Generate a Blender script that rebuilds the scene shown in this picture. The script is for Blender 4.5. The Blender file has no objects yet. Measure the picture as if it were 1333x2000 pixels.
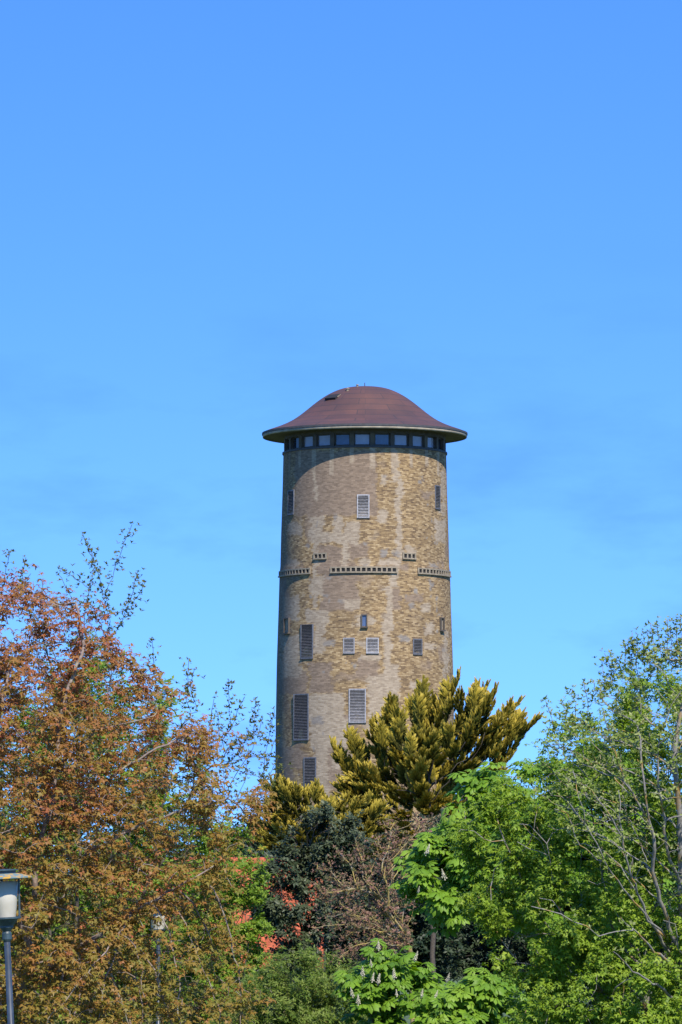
import bpy, math, random
import numpy as np
from mathutils import Vector, Matrix

# ------------------------------------------------------------------ camera, sky, sun, exposure
S = bpy.context.scene
COL = S.collection
R = math.radians
F_PX, HORIZON, CAM_Z = 9000.0, 1700.0, 4.0       # focal length and horizon row in photo pixels, eye height
PITCH = math.atan((HORIZON - 1000.0) / F_PX)
cam_data = bpy.data.cameras.new('camera')
cam = bpy.data.objects.new('camera', cam_data)
COL.objects.link(cam)
cam.location = (0, 0, CAM_Z)
cam.rotation_euler = (R(90) + PITCH, 0, 0)
cam_data.sensor_fit = 'HORIZONTAL'
cam_data.sensor_width = 36.0
cam_data.lens = 36.0 * F_PX / 1333.0
cam_data.clip_start = 0.5
cam_data.clip_end = 20000
S.camera = cam

SUN_AZ, SUN_EL = 22.0, 47.0                       # degrees right of the camera's back, and above the horizon
world = bpy.data.worlds.new('World')
S.world = world
world.use_nodes = True
wn, wl = world.node_tree.nodes, world.node_tree.links
wn.clear()
sky = wn.new('ShaderNodeTexSky')
sky.sky_type = 'NISHITA'
sky.sun_disc = False
sky.sun_elevation = R(SUN_EL)
sky.sun_rotation = R(180 - SUN_AZ)
sky.altitude = 0
sky.air_density = 1.0
sky.dust_density = 0.0
sky.ozone_density = 3.0
tc = wn.new('ShaderNodeTexCoord')
mp = wn.new('ShaderNodeMapping')                  # lifts the band near the horizon: a very clear, haze-free sky
mp.inputs['Location'].default_value = (0, 0, 0.26)
mp.inputs['Scale'].default_value = (1, 1, 1.75)
wl.new(tc.outputs['Generated'], mp.inputs['Vector'])
wl.new(mp.outputs['Vector'], sky.inputs['Vector'])
hs = wn.new('ShaderNodeHueSaturation')
hs.inputs['Hue'].default_value = 0.5075
hs.inputs['Saturation'].default_value = 1.27
hs.inputs['Value'].default_value = 1.72
wl.new(sky.outputs['Color'], hs.inputs['Color'])
# faint thin cloud wisps low in the sky
cm = wn.new('ShaderNodeMapping')
cm.inputs['Scale'].default_value = (9, 9, 26)
wl.new(tc.outputs['Generated'], cm.inputs['Vector'])
cn = wn.new('ShaderNodeTexNoise')
cn.inputs['Scale'].default_value = 2.2
cn.inputs['Detail'].default_value = 6
cn.inputs['Roughness'].default_value = 0.55
wl.new(cm.outputs['Vector'], cn.inputs['Vector'])
cr = wn.new('ShaderNodeMapRange')
cr.inputs['From Min'].default_value = 0.5
cr.inputs['From Max'].default_value = 0.72
cr.inputs['To Min'].default_value = 0.0
cr.inputs['To Max'].default_value = 0.8
wl.new(cn.outputs['Fac'], cr.inputs['Value'])
sx = wn.new('ShaderNodeSeparateXYZ')
wl.new(tc.outputs['Generated'], sx.inputs['Vector'])
el = wn.new('ShaderNodeMapRange')                 # wisps only below about eight degrees
el.inputs['From Min'].default_value = 0.14
el.inputs['From Max'].default_value = 0.07
wl.new(sx.outputs['Z'], el.inputs['Value'])
mm = wn.new('ShaderNodeMath'); mm.operation = 'MULTIPLY'
wl.new(cr.outputs['Result'], mm.inputs[0]); wl.new(el.outputs['Result'], mm.inputs[1])
mx = wn.new('ShaderNodeMix'); mx.data_type = 'RGBA'; mx.blend_type = 'MULTIPLY'
mx.inputs['B'].default_value = (0.70, 0.74, 0.93, 1)
wl.new(mm.outputs[0], mx.inputs['Factor'])
wl.new(hs.outputs['Color'], mx.inputs['A'])
bg = wn.new('ShaderNodeBackground')
bg.inputs['Strength'].default_value = 0.15
wl.new(mx.outputs['Result'], bg.inputs['Color'])
wo = wn.new('ShaderNodeOutputWorld')
wl.new(bg.outputs[0], wo.inputs['Surface'])

sun_data = bpy.data.lights.new('sun', 'SUN')
sun_data.energy = 5.0
sun_data.angle = R(0.53)
sun_data.color = (1.0, 0.93, 0.82)
sun = bpy.data.objects.new('sun', sun_data)
COL.objects.link(sun)
sdir = Vector((math.sin(R(SUN_AZ)) * math.cos(R(SUN_EL)), -math.cos(R(SUN_AZ)) * math.cos(R(SUN_EL)), math.sin(R(SUN_EL))))
sun.rotation_euler = sdir.to_track_quat('Z', 'Y').to_euler()
sun.location = (40, -60, 90)

S.view_settings.view_transform = 'Standard'
S.view_settings.look = 'None'
S.view_settings.gamma = 1.0
S.view_settings.exposure = 0.5
S.cycles.filter_width = 1.5
S.cycles.max_bounces = 6
S.cycles.diffuse_bounces = 3
S.cycles.transmission_bounces = 4

# ------------------------------------------------------------------ helpers
rng = np.random.default_rng(7)
CP, SP = math.cos(PITCH), math.sin(PITCH)

def P(px, py, Y):
    """Place of photo pixel (px, py) at distance Y from the camera."""
    px = np.asarray(px, float); py = np.asarray(py, float); Y = np.asarray(Y, float)
    v = (1000.0 - py) / F_PX
    k = Y / (CP - SP * v)
    return np.stack([(px - 666.5) / F_PX * k, Y + 0 * px, CAM_Z + (SP + CP * v) * k], -1)

def project(p):
    d = p - np.array([0, 0, CAM_Z])
    fw = d[..., 1] * CP + d[..., 2] * SP
    up = -d[..., 1] * SP + d[..., 2] * CP
    return 666.5 + F_PX * d[..., 0] / fw, 1000 - F_PX * up / fw

def ground_z(x, y):
    """Height of the ground: a dip behind the street, then a rise to the tower's hillock."""
    x = np.asarray(x, float); y = np.asarray(y, float)
    z = -0.5 * np.clip((y - 38) / 24, 0, 1) - 0.1 * np.clip((y - 62) / 30, 0, 1)
    z = z + 3.4 * np.clip((y - 150) / 85, 0, 1) ** 2 * np.exp(-((x - 1) / 60) ** 2)
    return z

def props(o, label=None, cat=None, group=None, kind=None):
    if label: o['label'] = label
    if cat: o['category'] = cat
    if group: o['group'] = group
    if kind: o['kind'] = kind
    return o

def empty(name, loc, label, cat, group=None):
    o = bpy.data.objects.new(name, None)
    COL.objects.link(o)
    o.location = tuple(float(c) for c in loc)
    o.empty_display_size = 0.3
    return props(o, label, cat, group)

def link(name, me, mat, parent=None, smooth=False):
    o = bpy.data.objects.new(name, me)
    COL.objects.link(o)
    if mat is not None: me.materials.append(mat)
    if smooth: me.shade_smooth()
    if parent is not None:
        o.parent = parent
        o.matrix_parent_inverse = Matrix.Translation(-world_loc(parent))
    return o

def world_loc(o):
    return Vector(o.location) + (world_loc(o.parent) if (o.parent and o.matrix_parent_inverse == Matrix()) else Vector((0, 0, 0)))

def np_mesh(name, V, faces, attrs=None):
    """Mesh from a vertex array and a list of (n, k) face arrays; attrs are per-vertex floats or colours."""
    me = bpy.data.meshes.new(name)
    V = np.ascontiguousarray(V, np.float32)
    me.vertices.add(len(V)); me.vertices.foreach_set('co', V.ravel())
    loops = np.concatenate([f.ravel() for f in faces]).astype(np.int32)
    tot = np.concatenate([np.full(len(f), f.shape[1], np.int32) for f in faces])
    st = np.concatenate([[0], np.cumsum(tot)[:-1]]).astype(np.int32)
    me.loops.add(len(loops)); me.loops.foreach_set('vertex_index', loops)
    me.polygons.add(len(tot)); me.polygons.foreach_set('loop_start', st)
    try: me.polygons.foreach_set('loop_total', tot)
    except Exception: pass
    for k, a in (attrs or {}).items():
        a = np.asarray(a, np.float32)
        if a.ndim == 1:
            me.attributes.new(k, 'FLOAT', 'POINT').data.foreach_set('value', a)
        else:
            c = np.ones((len(a), 4), np.float32); c[:, :a.shape[1]] = a
            me.attributes.new(k, 'FLOAT_COLOR', 'POINT').data.foreach_set('color', c.ravel())
    me.update(calc_edges=True)
    me.validate()
    return me

class MB:
    """Collects simple solids into one mesh."""
    def __init__(self): self.v, self.f = [], []
    def add(self, v, f):
        n = len(self.v)
        self.v += [tuple(map(float, q)) for q in v]
        self.f += [tuple(i + n for i in q) for q in f]
        return self
    def box(self, c, s, M=None, bev=0.0):
        hx, hy, hz = (q / 2 for q in s)
        v = [Vector((x, y, z)) for z in (-hz, hz) for (x, y) in ((-hx, -hy), (hx, -hy), (hx, hy), (-hx, hy))]
        if M is not None: v = [M @ q for q in v]
        c = Vector(c)
        return self.add([q + c for q in v], [(3, 2, 1, 0), (4, 5, 6, 7), (0, 1, 5, 4), (1, 2, 6, 5), (2, 3, 7, 6), (3, 0, 4, 7)])
    def lathe(self, prof, n, c=(0, 0, 0), closed=False):
        """prof: (radius, z) list turned about the vertical axis through c."""
        v, f = [], []
        m = len(prof)
        for i in range(n):
            a = 2 * math.pi * i / n
            for r, z in prof: v.append((c[0] + r * math.sin(a), c[1] - r * math.cos(a), c[2] + z))
        for i in range(n):
            j = (i + 1) % n
            for k in range(m if closed else m - 1):
                l = (k + 1) % m
                f.append((i * m + k, j * m + k, j * m + l, i * m + l))
        return self.add(v, f)
    def arc(self, c, a0, a1, r0, r1, z0, z1, n):
        """A curved bar: sector of a ring between two angles (degrees, 0 = towards the camera)."""
        v, f = [], []
        for i in range(n + 1):
            a = R(a0 + (a1 - a0) * i / n)
            for r, z in ((r0, z0), (r1, z0), (r1, z1), (r0, z1)):
                v.append((c[0] + r * math.sin(a), c[1] - r * math.cos(a), c[2] + z))
        for i in range(n):
            for k in range(4):
                l = (k + 1) % 4
                f.append((i * 4 + k, i * 4 + 4 + k, i * 4 + 4 + l, i * 4 + l))
        f += [(0, 1, 2, 3), (n * 4 + 3, n * 4 + 2, n * 4 + 1, n * 4)]
        return self.add(v, f)
    def tube(self, pts, radii, n=8, cap=True):
        pts = [Vector(p) for p in pts]
        v, f = [], []
        ref = Vector((0.31, 0.9, 0.17)).normalized()
        for i, p in enumerate(pts):
            d = (pts[min(i + 1, len(pts) - 1)] - pts[max(i - 1, 0)]).normalized()
            u = (ref - d * ref.dot(d)).normalized(); w = d.cross(u)
            for k in range(n):
                a = 2 * math.pi * k / n
                v.append(p + (u * math.cos(a) + w * math.sin(a)) * radii[i])
        for i in range(len(pts) - 1):
            for k in range(n):
                l = (k + 1) % n
                f.append((i * n + k, i * n + l, i * n + n + l, i * n + n + k))
        if cap: f += [tuple(range(n - 1, -1, -1)), tuple((len(pts) - 1) * n + k for k in range(n))]
        return self.add(v, f)
    def build(self, name, mat, parent=None, smooth=False, bev=0.0):
        me = bpy.data.meshes.new(name)
        me.from_pydata(self.v, [], self.f)
        me.update()
        o = link(name, me, mat, parent, smooth)
        if bev:
            b = o.modifiers.new('bevel', 'BEVEL'); b.width = bev; b.segments = 2
        return o

# ------------------------------------------------------------------ materials
def nodes_of(name):
    m = bpy.data.materials.new(name); m.use_nodes = True
    nt = m.node_tree; b = nt.nodes['Principled BSDF']
    return m, nt.nodes, nt.links, b

def simple(name, col, rough=0.7, metal=0.0, var=0.15, scale=6.0, bump=0.0, spec=0.5):
    m, n, l, b = nodes_of(name)
    b.inputs['Roughness'].default_value = rough
    b.inputs['Metallic'].default_value = metal
    b.inputs['Specular IOR Level'].default_value = spec
    t = n.new('ShaderNodeTexCoord')
    z = n.new('ShaderNodeTexNoise'); z.inputs['Scale'].default_value = scale; z.inputs['Detail'].default_value = 5
    l.new(t.outputs['Object'], z.inputs['Vector'])
    c = n.new('ShaderNodeValToRGB')
    c.color_ramp.elements[0].position = 0.3; c.color_ramp.elements[1].position = 0.7
    c.color_ramp.elements[0].color = tuple(q * (1 - var) for q in col) + (1,)
    c.color_ramp.elements[1].color = tuple(min(1, q * (1 + var)) for q in col) + (1,)
    l.new(z.outputs['Fac'], c.inputs['Fac']); l.new(c.outputs['Color'], b.inputs['Base Color'])
    if bump:
        bp = n.new('ShaderNodeBump'); bp.inputs['Strength'].default_value = bump; bp.inputs['Distance'].default_value = 0.02
        l.new(z.outputs['Fac'], bp.inputs['Height']); l.new(bp.outputs['Normal'], b.inputs['Normal'])
    return m

def leaf_mat(name, cols, trans=0.35, rough=0.5, attr='tint', spec=0.3):
    """Leaves: colour from the per-leaf attribute along a ramp, part of the light let through."""
    m, n, l, b = nodes_of(name)
    a = n.new('ShaderNodeAttribute'); a.attribute_name = attr
    c = n.new('ShaderNodeValToRGB')
    e = c.color_ramp.elements
    while len(e) < len(cols): e.new(0.5)
    for i, q in enumerate(cols):
        e[i].position = i / (len(cols) - 1); e[i].color = tuple(q) + (1,)
    l.new(a.outputs['Fac'], c.inputs['Fac'])
    l.new(c.outputs['Color'], b.inputs['Base Color'])
    b.inputs['Roughness'].default_value = rough
    b.inputs['Specular IOR Level'].default_value = spec
    t = n.new('ShaderNodeBsdfTranslucent')
    g = n.new('ShaderNodeHueSaturation'); g.inputs['Saturation'].default_value = 1.1; g.inputs['Value'].default_value = 1.0
    l.new(c.outputs['Color'], g.inputs['Color']); l.new(g.outputs['Color'], t.inputs['Color'])
    mix = n.new('ShaderNodeMixShader'); mix.inputs['Fac'].default_value = trans
    l.new(b.outputs[0], mix.inputs[1]); l.new(t.outputs[0], mix.inputs[2])
    l.new(mix.outputs[0], n['Material Output'].inputs['Surface'])
    return m

def bark_mat(name, col, lichen=None, amount=0.5):
    m, n, l, b = nodes_of(name)
    b.inputs['Roughness'].default_value = 0.9
    t = n.new('ShaderNodeTexCoord')
    z = n.new('ShaderNodeTexNoise'); z.inputs['Scale'].default_value = 30; z.inputs['Detail'].default_value = 4
    l.new(t.outputs['Object'], z.inputs['Vector'])
    c = n.new('ShaderNodeValToRGB')
    c.color_ramp.elements[0].color = tuple(q * 0.6 for q in col) + (1,); c.color_ramp.elements[0].position = 0.3
    c.color_ramp.elements[1].color = tuple(q * 1.3 for q in col) + (1,); c.color_ramp.elements[1].position = 0.7
    l.new(z.outputs['Fac'], c.inputs['Fac'])
    out = c.outputs['Color']
    if lichen:
        y = n.new('ShaderNodeTexNoise'); y.inputs['Scale'].default_value = 5; y.inputs['Detail'].default_value = 4
        l.new(t.outputs['Object'], y.inputs['Vector'])
        r = n.new('ShaderNodeMapRange'); r.inputs['From Min'].default_value = 0.62 - amount * 0.25; r.inputs['From Max'].default_value = 0.70 - amount * 0.2
        l.new(y.outputs['Fac'], r.inputs['Value'])
        x = n.new('ShaderNodeMix'); x.data_type = 'RGBA'; x.inputs['B'].default_value = tuple(lichen) + (1,)
        l.new(r.outputs['Result'], x.inputs['Factor']); l.new(out, x.inputs['A'])
        out = x.outputs['Result']
    l.new(out, b.inputs['Base Color'])
    return m

# ------------------------------------------------------------------ ground
def build_ground():
    xs = np.concatenate([-np.geomspace(6000, 40, 24), np.linspace(-36, 36, 37), np.geomspace(40, 6000, 24)])
    ys = np.concatenate([-np.geomspace(3000, 10, 14), np.linspace(0, 300, 101), np.geomspace(310, 9000, 26)])
    X, Y = np.meshgrid(xs, ys)
    Z = ground_z(X, Y) + 0.03 * np.sin(X * 0.9) * np.sin(Y * 0.7) * (np.abs(X) < 300)
    n, m = X.shape
    V = np.stack([X, Y, Z], -1).reshape(-1, 3)
    i = np.arange(n * m).reshape(n, m)
    Fq = np.stack([i[:-1, :-1], i[:-1, 1:], i[1:, 1:], i[1:, :-1]], -1).reshape(-1, 4)
    o = link('ground', np_mesh('ground', V, [Fq]), simple('grass_ground', (0.06, 0.09, 0.025), 0.95, 0, 0.5, 0.8, 0.3), None, True)
    props(o, kind='structure')
build_ground()

# ------------------------------------------------------------------ water tower
TY = 250.0
TC = P(713.3, 1700, TY); TX = float(TC[0])
PXM = TY / F_PX                                    # metres per photo pixel at the tower's axis
def tz(py, Y=TY): return float(P(713, py, Y)[2])
TG = float(ground_z(TX, TY))
prof_px = [(880, 159.6), (960, 161.4), (1050, 164.2), (1106, 165.4), (1122, 167.0), (1200, 169.2), (1300, 172.4), (1420, 174.3), (1560, 175.6), (2000, 178)]
_pz = np.array([tz(a) for a, b in prof_px])[::-1]; _pr = np.array([b * PXM for a, b in prof_px])[::-1]
def tower_r(z): return np.interp(z, _pz, _pr)

def on_tower(px, py):
    """(angle in degrees, z, radius) of a point of the wall seen at photo pixel (px, py)."""
    z = tz(py, TY - 4.4); r = float(tower_r(z)); a = 0.0
    for _ in range(4):
        Y = TY - r * math.cos(R(a))
        z = tz(py, Y); r = float(tower_r(z))
        s = (float(P(px, py, Y)[0]) - TX) / r
        a = math.degrees(math.asin(max(-0.999, min(0.999, s))))
    return a, z, r

def vnoise(x, y, seed):
    """Smooth value noise on a lattice, in 0..1."""
    g = np.random.default_rng(seed).random((256, 256))
    xi = np.floor(x).astype(int); yi = np.floor(y).astype(int)
    fx = x - xi; fy = y - yi
    fx = fx * fx * (3 - 2 * fx); fy = fy * fy * (3 - 2 * fy)
    a = g[xi % 256, yi % 256]; b = g[(xi + 1) % 256, yi % 256]; c = g[xi % 256, (yi + 1) % 256]; d = g[(xi + 1) % 256, (yi + 1) % 256]
    return (a * (1 - fx) + b * fx) * (1 - fy) + (c * (1 - fx) + d * fx) * fy
def fbm(x, y, seed, o=4):
    t, w, s = 0, 0.5, 0
    for k in range(o):
        t = t + w * vnoise(x * 2 ** k, y * 2 ** k, seed + k); s += w; w *= 0.55
    return t / s

PALE = [(607, 1007, 632, 1062), (652, 1010, 670, 1055), (675, 1020, 704, 1062), (622, 1040, 690, 1060), (668, 1055, 684, 1103), (611, 1055, 621, 1186),
        (605, 1128, 633, 1163), (596, 1190, 643, 1217), (552, 1165, 584, 1215), (672, 1169, 704, 1189), (740, 1091, 778, 1105), (790, 1065, 811, 1079),
        (614, 1215, 636, 1278), (695, 1204, 735, 1222), (549, 1240, 587, 1322), (703, 1277, 742, 1291), (700, 1094, 725, 1106),
        (766, 882, 779, 940), (773, 935, 785, 1106), (760, 1106, 779, 1148), (754, 1145, 767, 1202), (748, 1198, 769, 1235), (750, 1230, 764, 1345), (755, 1300, 780, 1350),
        (720, 1318, 776, 1425), (596, 1356, 672, 1410), (606, 1400, 680, 1462), (618, 1445, 642, 1580), (745, 925, 755, 948), (738, 998, 756, 1020),
        (611, 915, 618, 975), (850, 1015, 870, 1060), (862, 920, 870, 1010), (826, 1180, 840, 1195), (828, 1255, 850, 1270), (565, 1020, 590, 1045), (650, 1480, 690, 1500),
        (830, 1215, 846, 1240), (560, 1095, 585, 1110), (866, 1230, 875, 1330), (800, 1330, 830, 1345), (690, 1255, 720, 1262)]
BROWN = [(576, 880, 736, 1008), (684, 1058, 719, 1093), (622, 1066, 668, 1125), (628, 1122, 698, 1192), (604, 1293, 650, 1354), (543, 1310, 598, 1356),
         (640, 1424, 690, 1540), (780, 1100, 800, 1112), (765, 1150, 782, 1190), (545, 1095, 560, 1190), (575, 1450, 592, 1500), (545, 1460, 575, 1560), (640, 1395, 700, 1420),
         (700, 1290, 740, 1325), (825, 960, 845, 975), (790, 1160, 830, 1175)]
GREY = [(742, 1073, 756, 1087), (768, 1077, 776, 1086), (840, 1098, 852, 1108), (798, 1177, 810, 1190), (661, 1170, 672, 1178), (782, 1240, 800, 1252), (635, 1250, 650, 1260), (610, 1400, 632, 1412)]

def build_wall_mesh():
    z0, z1 = TG - 0.5, tz(873.5, TY - 4.45)
    za = np.arange(z0, z1, 0.062); za[-1] = z1
    n = 560
    aa = np.linspace(-180, 180, n, endpoint=False)
    A, Z = np.meshgrid(aa, za)
    rr = tower_r(Z)
    X = TX + rr * np.sin(np.radians(A)); Y = TY - rr * np.cos(np.radians(A))
    V = np.stack([X, Y, Z], -1)
    # patch coordinates: photo columns unrolled along the wall (the hidden half repeats the visible one)
    Am = np.where(np.abs(A) > 90, np.sign(A) * 180 - A, A)
    Vm = np.stack([TX + rr * np.sin(np.radians(Am)), TY - rr * np.cos(np.radians(Am)), Z], -1)
    px, py = project(Vm)
    U = np.radians(A) * 4.6
    row = np.round(Z / 0.062)
    jag = (vnoise(U * 2.2, row * 0.83, 3) - 0.5) * 9 + (fbm(U * 2.2, Z * 2.0, 11) - 0.5) * 16
    jagv = (fbm(U * 2.2, Z * 1.6, 23) - 0.5) * 16
    X2, Y2 = px + jag, py + jagv
    def inside(rects, soft):
        m = np.zeros_like(px)
        for (a, b, c, d) in rects:
            q = np.minimum(np.minimum(X2 - a, c - X2), np.minimum(Y2 - b, d - Y2)) / soft
            m = np.maximum(m, np.clip(q + 0.5, 0, 1))
        return m
    pale = np.maximum(inside(PALE, 2.5), np.clip((fbm(U * 0.75, Z * 0.6, 51) - 0.73) * 14, 0, 1) * 0.7 * (py > 1012))
    brown = np.maximum(inside(BROWN, 3.5), np.clip((fbm(U * 0.6, Z * 0.7, 71) - 0.66) * 12, 0, 1) * 0.8)
    grey = np.maximum(inside(GREY, 4), np.clip((fbm(U * 1.8, Z * 2.2, 91) - 0.75) * 14, 0, 1))
    # pale bands of newer mortar under the window posts
    for k in range(25):
        c = -9.3 + 14.4 * k
        d = (A - c + 180) % 360 - 180
        ln = 0.9 + 0.6 * math.sin(k * 2.3) ** 2
        w = 1.75 + 0.35 * math.sin(k * 1.7)
        band = np.clip((w - np.abs(d + jag * 0.02)) * 2.5, 0, 1) * np.clip((Z - (z1 - ln - jagv * 0.01)) * 9, 0, 1)
        pale = np.maximum(pale, band * 0.85)
    # shade on the left flank, turned from the sun, painted into the brick colour
    flank_shade = np.clip((-A - 48 + (fbm(U * 1.2, Z * 0.5, 131) - 0.5) * 34) / 22, 0, 1) * (A > -140)
    N, M = A.shape
    i = np.arange(N * M).reshape(N, M); j = np.roll(i, -1, 1)
    Fq = np.stack([i[:-1], j[:-1], j[1:], i[1:]], -1).reshape(-1, 4)
    me = np_mesh('wall', V.reshape(-1, 3), [Fq], {'patch': np.stack([pale, brown, grey], -1).reshape(-1, 3), 'flank_shade': flank_shade.ravel(), 'run': (U % 1000).ravel()})
    uv = me.uv_layers.new(name='UVMap')
    Ue = np.stack([i[:-1] * 0 + U[:-1], (U[:-1] + 2 * math.pi * 4.6 / n), (U[1:] + 2 * math.pi * 4.6 / n), U[1:]], -1)
    Ze = np.stack([Z[:-1], Z[:-1], Z[1:], Z[1:]], -1)
    uv.data.foreach_set('uv', np.stack([Ue, Ze], -1).astype(np.float32).ravel())
    return me

def brick_mat():
    m, n, l, b = nodes_of('weathered_yellow_brick')
    b.inputs['Roughness'].default_value = 0.92
    b.inputs['Specular IOR Level'].default_value = 0.2
    uv = n.new('ShaderNodeUVMap'); uv.uv_map = 'UVMap'
    def noise(sx, sy, detail, rough=0.6, scale=1.0):
        q = n.new('ShaderNodeMapping'); q.inputs['Scale'].default_value = (sx, sy, 1)
        l.new(uv.outputs['UV'], q.inputs['Vector'])
        z = n.new('ShaderNodeTexNoise'); z.inputs['Scale'].default_value = scale; z.inputs['Detail'].default_value = detail; z.inputs['Roughness'].default_value = rough
        l.new(q.outputs['Vector'], z.inputs['Vector']); return z.outputs['Fac']
    def ramp(f, stops):
        c = n.new('ShaderNodeValToRGB'); e = c.color_ramp.elements
        while len(e) < len(stops): e.new(0.5)
        for k, (p, q) in enumerate(stops): e[k].position = p; e[k].color = tuple(q) + (1,)
        l.new(f, c.inputs['Fac']); return c.outputs['Color']
    def mix(f, a, c, t='MIX'):
        x = n.new('ShaderNodeMix'); x.data_type = 'RGBA'; x.blend_type = t
        for s, q in (('Factor', f), ('A', a), ('B', c)):
            if isinstance(q, (int, float)): x.inputs[s].default_value = q
            elif isinstance(q, tuple): x.inputs[s].default_value = q + (1,)
            else: l.new(q, x.inputs[s])
        return x.outputs['Result']
    # single bricks: mottled, laid in courses
    br = n.new('ShaderNodeTexBrick'); br.inputs['Scale'].default_value = 1.0
    br.inputs['Brick Width'].default_value = 0.22; br.inputs['Row Height'].default_value = 0.075
    br.inputs['Mortar Size'].default_value = 0.008; br.inputs['Mortar Smooth'].default_value = 0.3
    br.inputs['Color1'].default_value = (0, 0, 0, 1); br.inputs['Color2'].default_value = (1, 1, 1, 1); br.inputs['Mortar'].default_value = (0.5, 0.5, 0.5, 1)
    br.inputs['Bias'].default_value = 0.0
    l.new(uv.outputs['UV'], br.inputs['Vector'])
    speck = noise(4.6, 8.0, 5, 0.8)
    sm = n.new('ShaderNodeMix'); sm.data_type = 'FLOAT'; sm.inputs['Factor'].default_value = 0.34
    l.new(speck, sm.inputs['A'])
    bw = n.new('ShaderNodeRGBToBW'); l.new(br.outputs['Color'], bw.inputs['Color']); l.new(bw.outputs[0], sm.inputs['B'])
    ochre = ramp(sm.outputs['Result'], [(0.32, (0.11, 0.075, 0.050)), (0.45, (0.215, 0.146, 0.078)), (0.55, (0.285, 0.198, 0.103)), (0.69, (0.42, 0.315, 0.185))])
    big = noise(0.5, 0.45, 4)
    ochre = mix(0.5, ochre, ramp(big, [(0.32, (0.60, 0.60, 0.64)), (0.66, (1.15, 1.12, 1.05))]), 'MULTIPLY')
    brown = ramp(sm.outputs['Result'], [(0.32, (0.15, 0.110, 0.080)), (0.5, (0.205, 0.150, 0.107)), (0.68, (0.26, 0.193, 0.138))])
    pale = ramp(sm.outputs['Result'], [(0.32, (0.225, 0.175, 0.125)), (0.5, (0.30, 0.238, 0.171)), (0.68, (0.37, 0.30, 0.222))])
    grey = ramp(sm.outputs['Result'], [(0.2, (0.15, 0.128, 0.11)), (0.8, (0.28, 0.245, 0.21))])
    at = n.new('ShaderNodeAttribute'); at.attribute_name = 'patch'
    sp = n.new('ShaderNodeSeparateColor'); l.new(at.outputs['Color'], sp.inputs['Color'])
    c = mix(sp.outputs[1], ochre, brown); c = mix(sp.outputs[0], c, pale); c = mix(sp.outputs[2], c, grey)
    da = n.new('ShaderNodeAttribute'); da.attribute_name = 'flank_shade'
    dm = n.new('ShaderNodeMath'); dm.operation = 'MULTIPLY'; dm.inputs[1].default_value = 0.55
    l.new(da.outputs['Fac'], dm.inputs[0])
    c = mix(dm.outputs[0], c, (0.10, 0.085, 0.07))  # painted shade of the left flank darkens the brick
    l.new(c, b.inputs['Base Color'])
    bp = n.new('ShaderNodeBump'); bp.inputs['Strength'].default_value = 0.25; bp.inputs['Distance'].default_value = 0.02
    l.new(sm.outputs['Result'], bp.inputs['Height']); l.new(bp.outputs['Normal'], b.inputs['Normal'])
    return m

def shingle_mat():
    m, n, l, b = nodes_of('brown_roof_felt')
    b.inputs['Roughness'].default_value = 0.75
    at = n.new('ShaderNodeUVMap'); at.uv_map = 'UVMap'
    br = n.new('ShaderNodeTexBrick')
    br.inputs['Scale'].default_value = 1; br.inputs['Brick Width'].default_value = 2.7; br.inputs['Row Height'].default_value = 0.56; br.inputs['Mortar Size'].default_value = 0.028
    br.inputs['Color1'].default_value = (0.072, 0.034, 0.030, 1); br.inputs['Color2'].default_value = (0.090, 0.041, 0.034, 1); br.inputs['Mortar'].default_value = (0.045, 0.027, 0.027, 1)
    l.new(at.outputs['UV'], br.inputs['Vector'])
    t = n.new('ShaderNodeTexCoord')
    z = n.new('ShaderNodeTexNoise'); z.inputs['Scale'].default_value = 0.8; z.inputs['Detail'].default_value = 6
    l.new(t.outputs['Object'], z.inputs['Vector'])
    c = n.new('ShaderNodeValToRGB')
    c.color_ramp.elements[0].position = 0.3; c.color_ramp.elements[0].color = (0.72, 0.78, 0.9, 1)
    c.color_ramp.elements[1].position = 0.7; c.color_ramp.elements[1].color = (1.2, 1.1, 1.0, 1)
    l.new(z.outputs['Fac'], c.inputs['Fac'])
    x = n.new('ShaderNodeMix'); x.data_type = 'RGBA'; x.blend_type = 'MULTIPLY'; x.inputs['Factor'].default_value = 0.9
    l.new(br.outputs['Color'], x.inputs['A']); l.new(c.outputs['Color'], x.inputs['B'])
    l.new(x.outputs['Result'], b.inputs['Base Color'])
    return m

M_BRICK = brick_mat()
M_ROOF = shingle_mat()
M_FASCIA = simple('cream_fascia', (0.30, 0.26, 0.19), 0.8, 0, 0.25, 3)
M_SOFFIT = simple('dark_soffit', (0.10, 0.085, 0.065), 0.9, 0, 0.25, 2)
M_POST = simple('dark_brown_frames', (0.075, 0.062, 0.05), 0.75, 0, 0.25, 4)
M_CONC = simple('weathered_concrete', (0.235, 0.195, 0.14), 0.9, 0, 0.3, 7, 0.3)
M_DARK = simple('void_shade', (0.012, 0.012, 0.014), 0.9, 0, 0.1)  # near-black, stands in for the shade inside openings
M_SLAT = simple('grey_louvre', (0.27, 0.265, 0.28), 0.6, 0, 0.3, 9)
M_SLATD = simple('dark_grey_louvre', (0.10, 0.10, 0.11), 0.6, 0, 0.35, 9)
M_SLATL = simple('white_grey_louvre', (0.34, 0.335, 0.35), 0.6, 0, 0.3, 9)
M_FRAME = simple('blue_grey_frame', (0.115, 0.12, 0.14), 0.6, 0, 0.3, 9)
M_LEDGE = simple('lead_ledge', (0.05, 0.05, 0.055), 0.7, 0, 0.2)
M_BLIND = simple('pale_blind_glass', (0.30, 0.31, 0.38), 0.12, 0, 0.1, 3)
M_GLASS = simple('blue_glass', (0.07, 0.10, 0.18), 0.06, 0, 0.2, 2)
M_BLACKGLASS = simple('black_glass', (0.025, 0.03, 0.045), 0.06, 0, 0.2, 2)
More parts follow.
